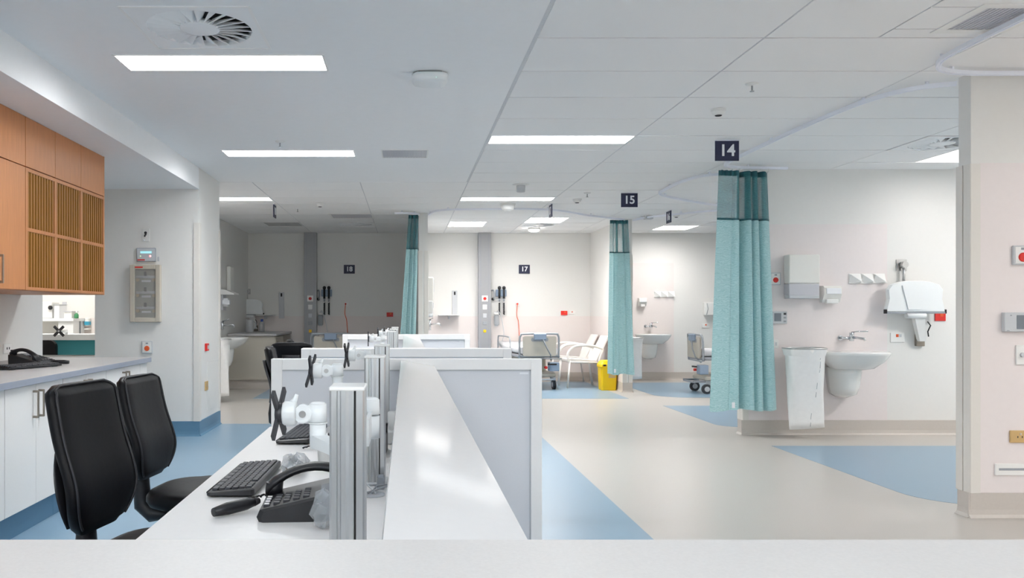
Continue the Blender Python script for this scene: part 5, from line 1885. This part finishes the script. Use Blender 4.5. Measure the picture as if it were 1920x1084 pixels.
side_box('paper_towel_dispenser', 'dispenser', 'pale towel dispenser on the side wall of bay 17', 13.0, 13.3, 1.37, 1.80, .12, M_dispw)
side_box('soap_dispenser', 'dispenser', 'small white soap dispenser low on the side wall of bay 17', 12.72, 12.86, 1.22, 1.42, .10, M_plast)
t = thing('wall_workstation', 'curved white folded workstation on the side wall of bay 17', 'workstation', (xw, 13.9, 1.1))
m = MB()
m.loft([[(xw + .04 + a, 13.9 + y, z) for a, y in ((0, -.28 * s), (.05, -.27 * s), (.10 * s, 0), (.05, .27 * s), (0, .28 * s))] for z, s in ((1.16, .9), (1.2, 1), (1.3, .95), (1.42, .9), (1.47, .6))], True, True)
part('tray_shell', m, M_arm, t)
part('wall_arm', MB().box(xw, xw + .05, 13.86, 13.96, .95, 1.2, b=.01), M_plast, t)
t = thing('wall_tap', 'chrome tap on the side wall of bay 17 above the partition', 'tap', (xw, 12.9, 1.0))
part('body', MB().cyl((xw + .05, 12.9, .96), (xw + .05, 12.9, 1.12), .025, n=12).cyl((xw, 12.9, 1.04), (xw + .05, 12.9, 1.04), .02, n=10), M_chrome, t)
part('spout', MB().tube([(xw + .05, 12.9, 1.05), (xw + .2, 12.9, 1.06), (xw + .225, 12.9, 1.03)], .013, n=8), M_chrome, t)
part('lever', MB().tube([(xw + .05, 12.9, 1.12), (xw + .1, 12.86, 1.15)], .008, n=6), M_chrome, t)


def side_basin(x, y, zr, sgn, label):
    """basin on a wall facing sgn*X; built on Y wall and turned"""
    b = basin(0, 0, zr, label)
    return place(b, (x, y, .38), sgn * math.pi / 2)


side_basin(xw, 12.9, .86, 1, 'white basin on the side wall of bay 17 hidden behind the partition')

# ------------------------------------------------ bay 18 left wall (faces +X, X = -2.877)
xl = -2.877
side_basin(xl, 12.6, .86, 1, 'white basin on the left wall of the dark bay')
t = thing('wall_tap', 'chrome tap over the basin of the dark bay', 'tap', (xl, 12.65, 1.0))
part('body', MB().cyl((xl + .05, 12.65, .98), (xl + .05, 12.65, 1.1), .024, n=12).cyl((xl, 12.65, 1.03), (xl + .05, 12.65, 1.03), .02, n=10), M_chrome, t)
part('spout', MB().tube([(xl + .05, 12.65, 1.04), (xl + .22, 12.65, 1.045), (xl + .24, 12.65, 1.02)], .013, n=8), M_chrome, t)
part('lever', MB().tube([(xl + .05, 12.65, 1.1), (xl + .16, 12.6, 1.13)], .008, n=6), M_chrome, t)
bin_bag(-2.60, 11.3, .87, .08, 'white plastic bag hanging before the basin in the dark bay', .38, .28)


def left_box(name, cat, label, y0, y1, z0, z1, d, m):
    t = thing(name, label, cat, (xl, (y0 + y1) / 2, z0))
    part('body', MB().box(xl, xl + d, y0, y1, z0, z1, b=.02, seg=2), m, t)
    part('outlet', MB().box(xl + .01, xl + d - .01, y0 + .02, y1 - .02, z0 - .02, z0 + .02, b=.005), M_plastg, t)


left_box('paper_towel_dispenser', 'dispenser', 'towel dispenser high on the left wall of the dark bay', 13.16, 13.42, 1.55, 1.98, .07, M_dispw)
t = thing('glove_dispenser', 'white hooded dispenser with papers on the left wall of the dark bay', 'dispenser', (xl, 12.9, 1.25))
part('hood', MB().prism([(xl, 1.60), (xl + .08, 1.59), (xl + .22, 1.53), (xl + .22, 1.515), (xl, 1.515)], 'y', 12.72, 13.1), M_plast, t)
part('bracket', MB().box(xl, xl + .03, 12.8, 13.02, 1.27, 1.51), M_dispg, t)
part('paper', MB().box(xl + .03, xl + .10, 12.82, 12.92, 1.33, 1.46).box(xl + .03, xl + .14, 12.75, 12.82, 1.36, 1.43), M_signw, t)
# corner cabinet
t = thing('base_cabinet', 'beige cabinet with a dark top in the corner of the dark bay', 'cabinet', (-2.6, 14.2, 0))
part('body', MB().box(-2.87, -2.12, 13.25, 14.985, .15, .86), M_bed, t)
part('benchtop', MB().box(-2.87, -2.08, 13.2, 14.985, .86, .895, b=.003), M_lam, t)
part('plinth', MB().box(-2.86, -2.2, 13.3, 14.97, 0, .15), M_skirt, t)
for k in range(2):
    d = part('door', MB().box(-2.12, -2.104, 13.28 + .85 * k, 14.11 + .85 * k, .17, .845, b=.002), M_bed, t)
    part('handle', MB().box(-2.104, -2.085, 13.4 + .85 * k, 13.55 + .85 * k, .75, .765, b=.002), M_nickel, d)
workstation(14.99, X(467, 14.85), Z(590, 14.85), 'white folded wall workstation above the beige cabinet in the dark bay', .88)
bx, by = X(491, 14.6), 14.6
t = thing('pump_bottle', 'clear bottle with a blue cap on the cabinet in the dark bay', 'bottle', (bx, by, .895))
part('body', MB().lathe([(.045, 0), (.05, .01), (.05, .15), (.02, .18)], (bx, by, .895), n=14), M_wrap, t)
part('cap', MB().lathe([(.025, .18), (.025, .22), (.01, .225)], (bx, by, .895), n=12), mat('cap_blue', rgb(50, 80, 170), .4), t)
bx, by = X(470, 14.3), 14.2
t = thing('plastic_jug', 'pale plastic jug on the cabinet in the dark bay', 'jug', (bx, by, .895))
part('body', MB().lathe([(.06, 0), (.07, .02), (.065, .2), (.07, .22)], (bx, by, .895), n=14), M_plastg, t)
part('handle', MB().tube([(bx + .06, by, .895 + .05), (bx + .11, by, .895 + .08), (bx + .11, by, .895 + .16), (bx + .065, by, .895 + .19)], .008, n=6), M_plastg, t)
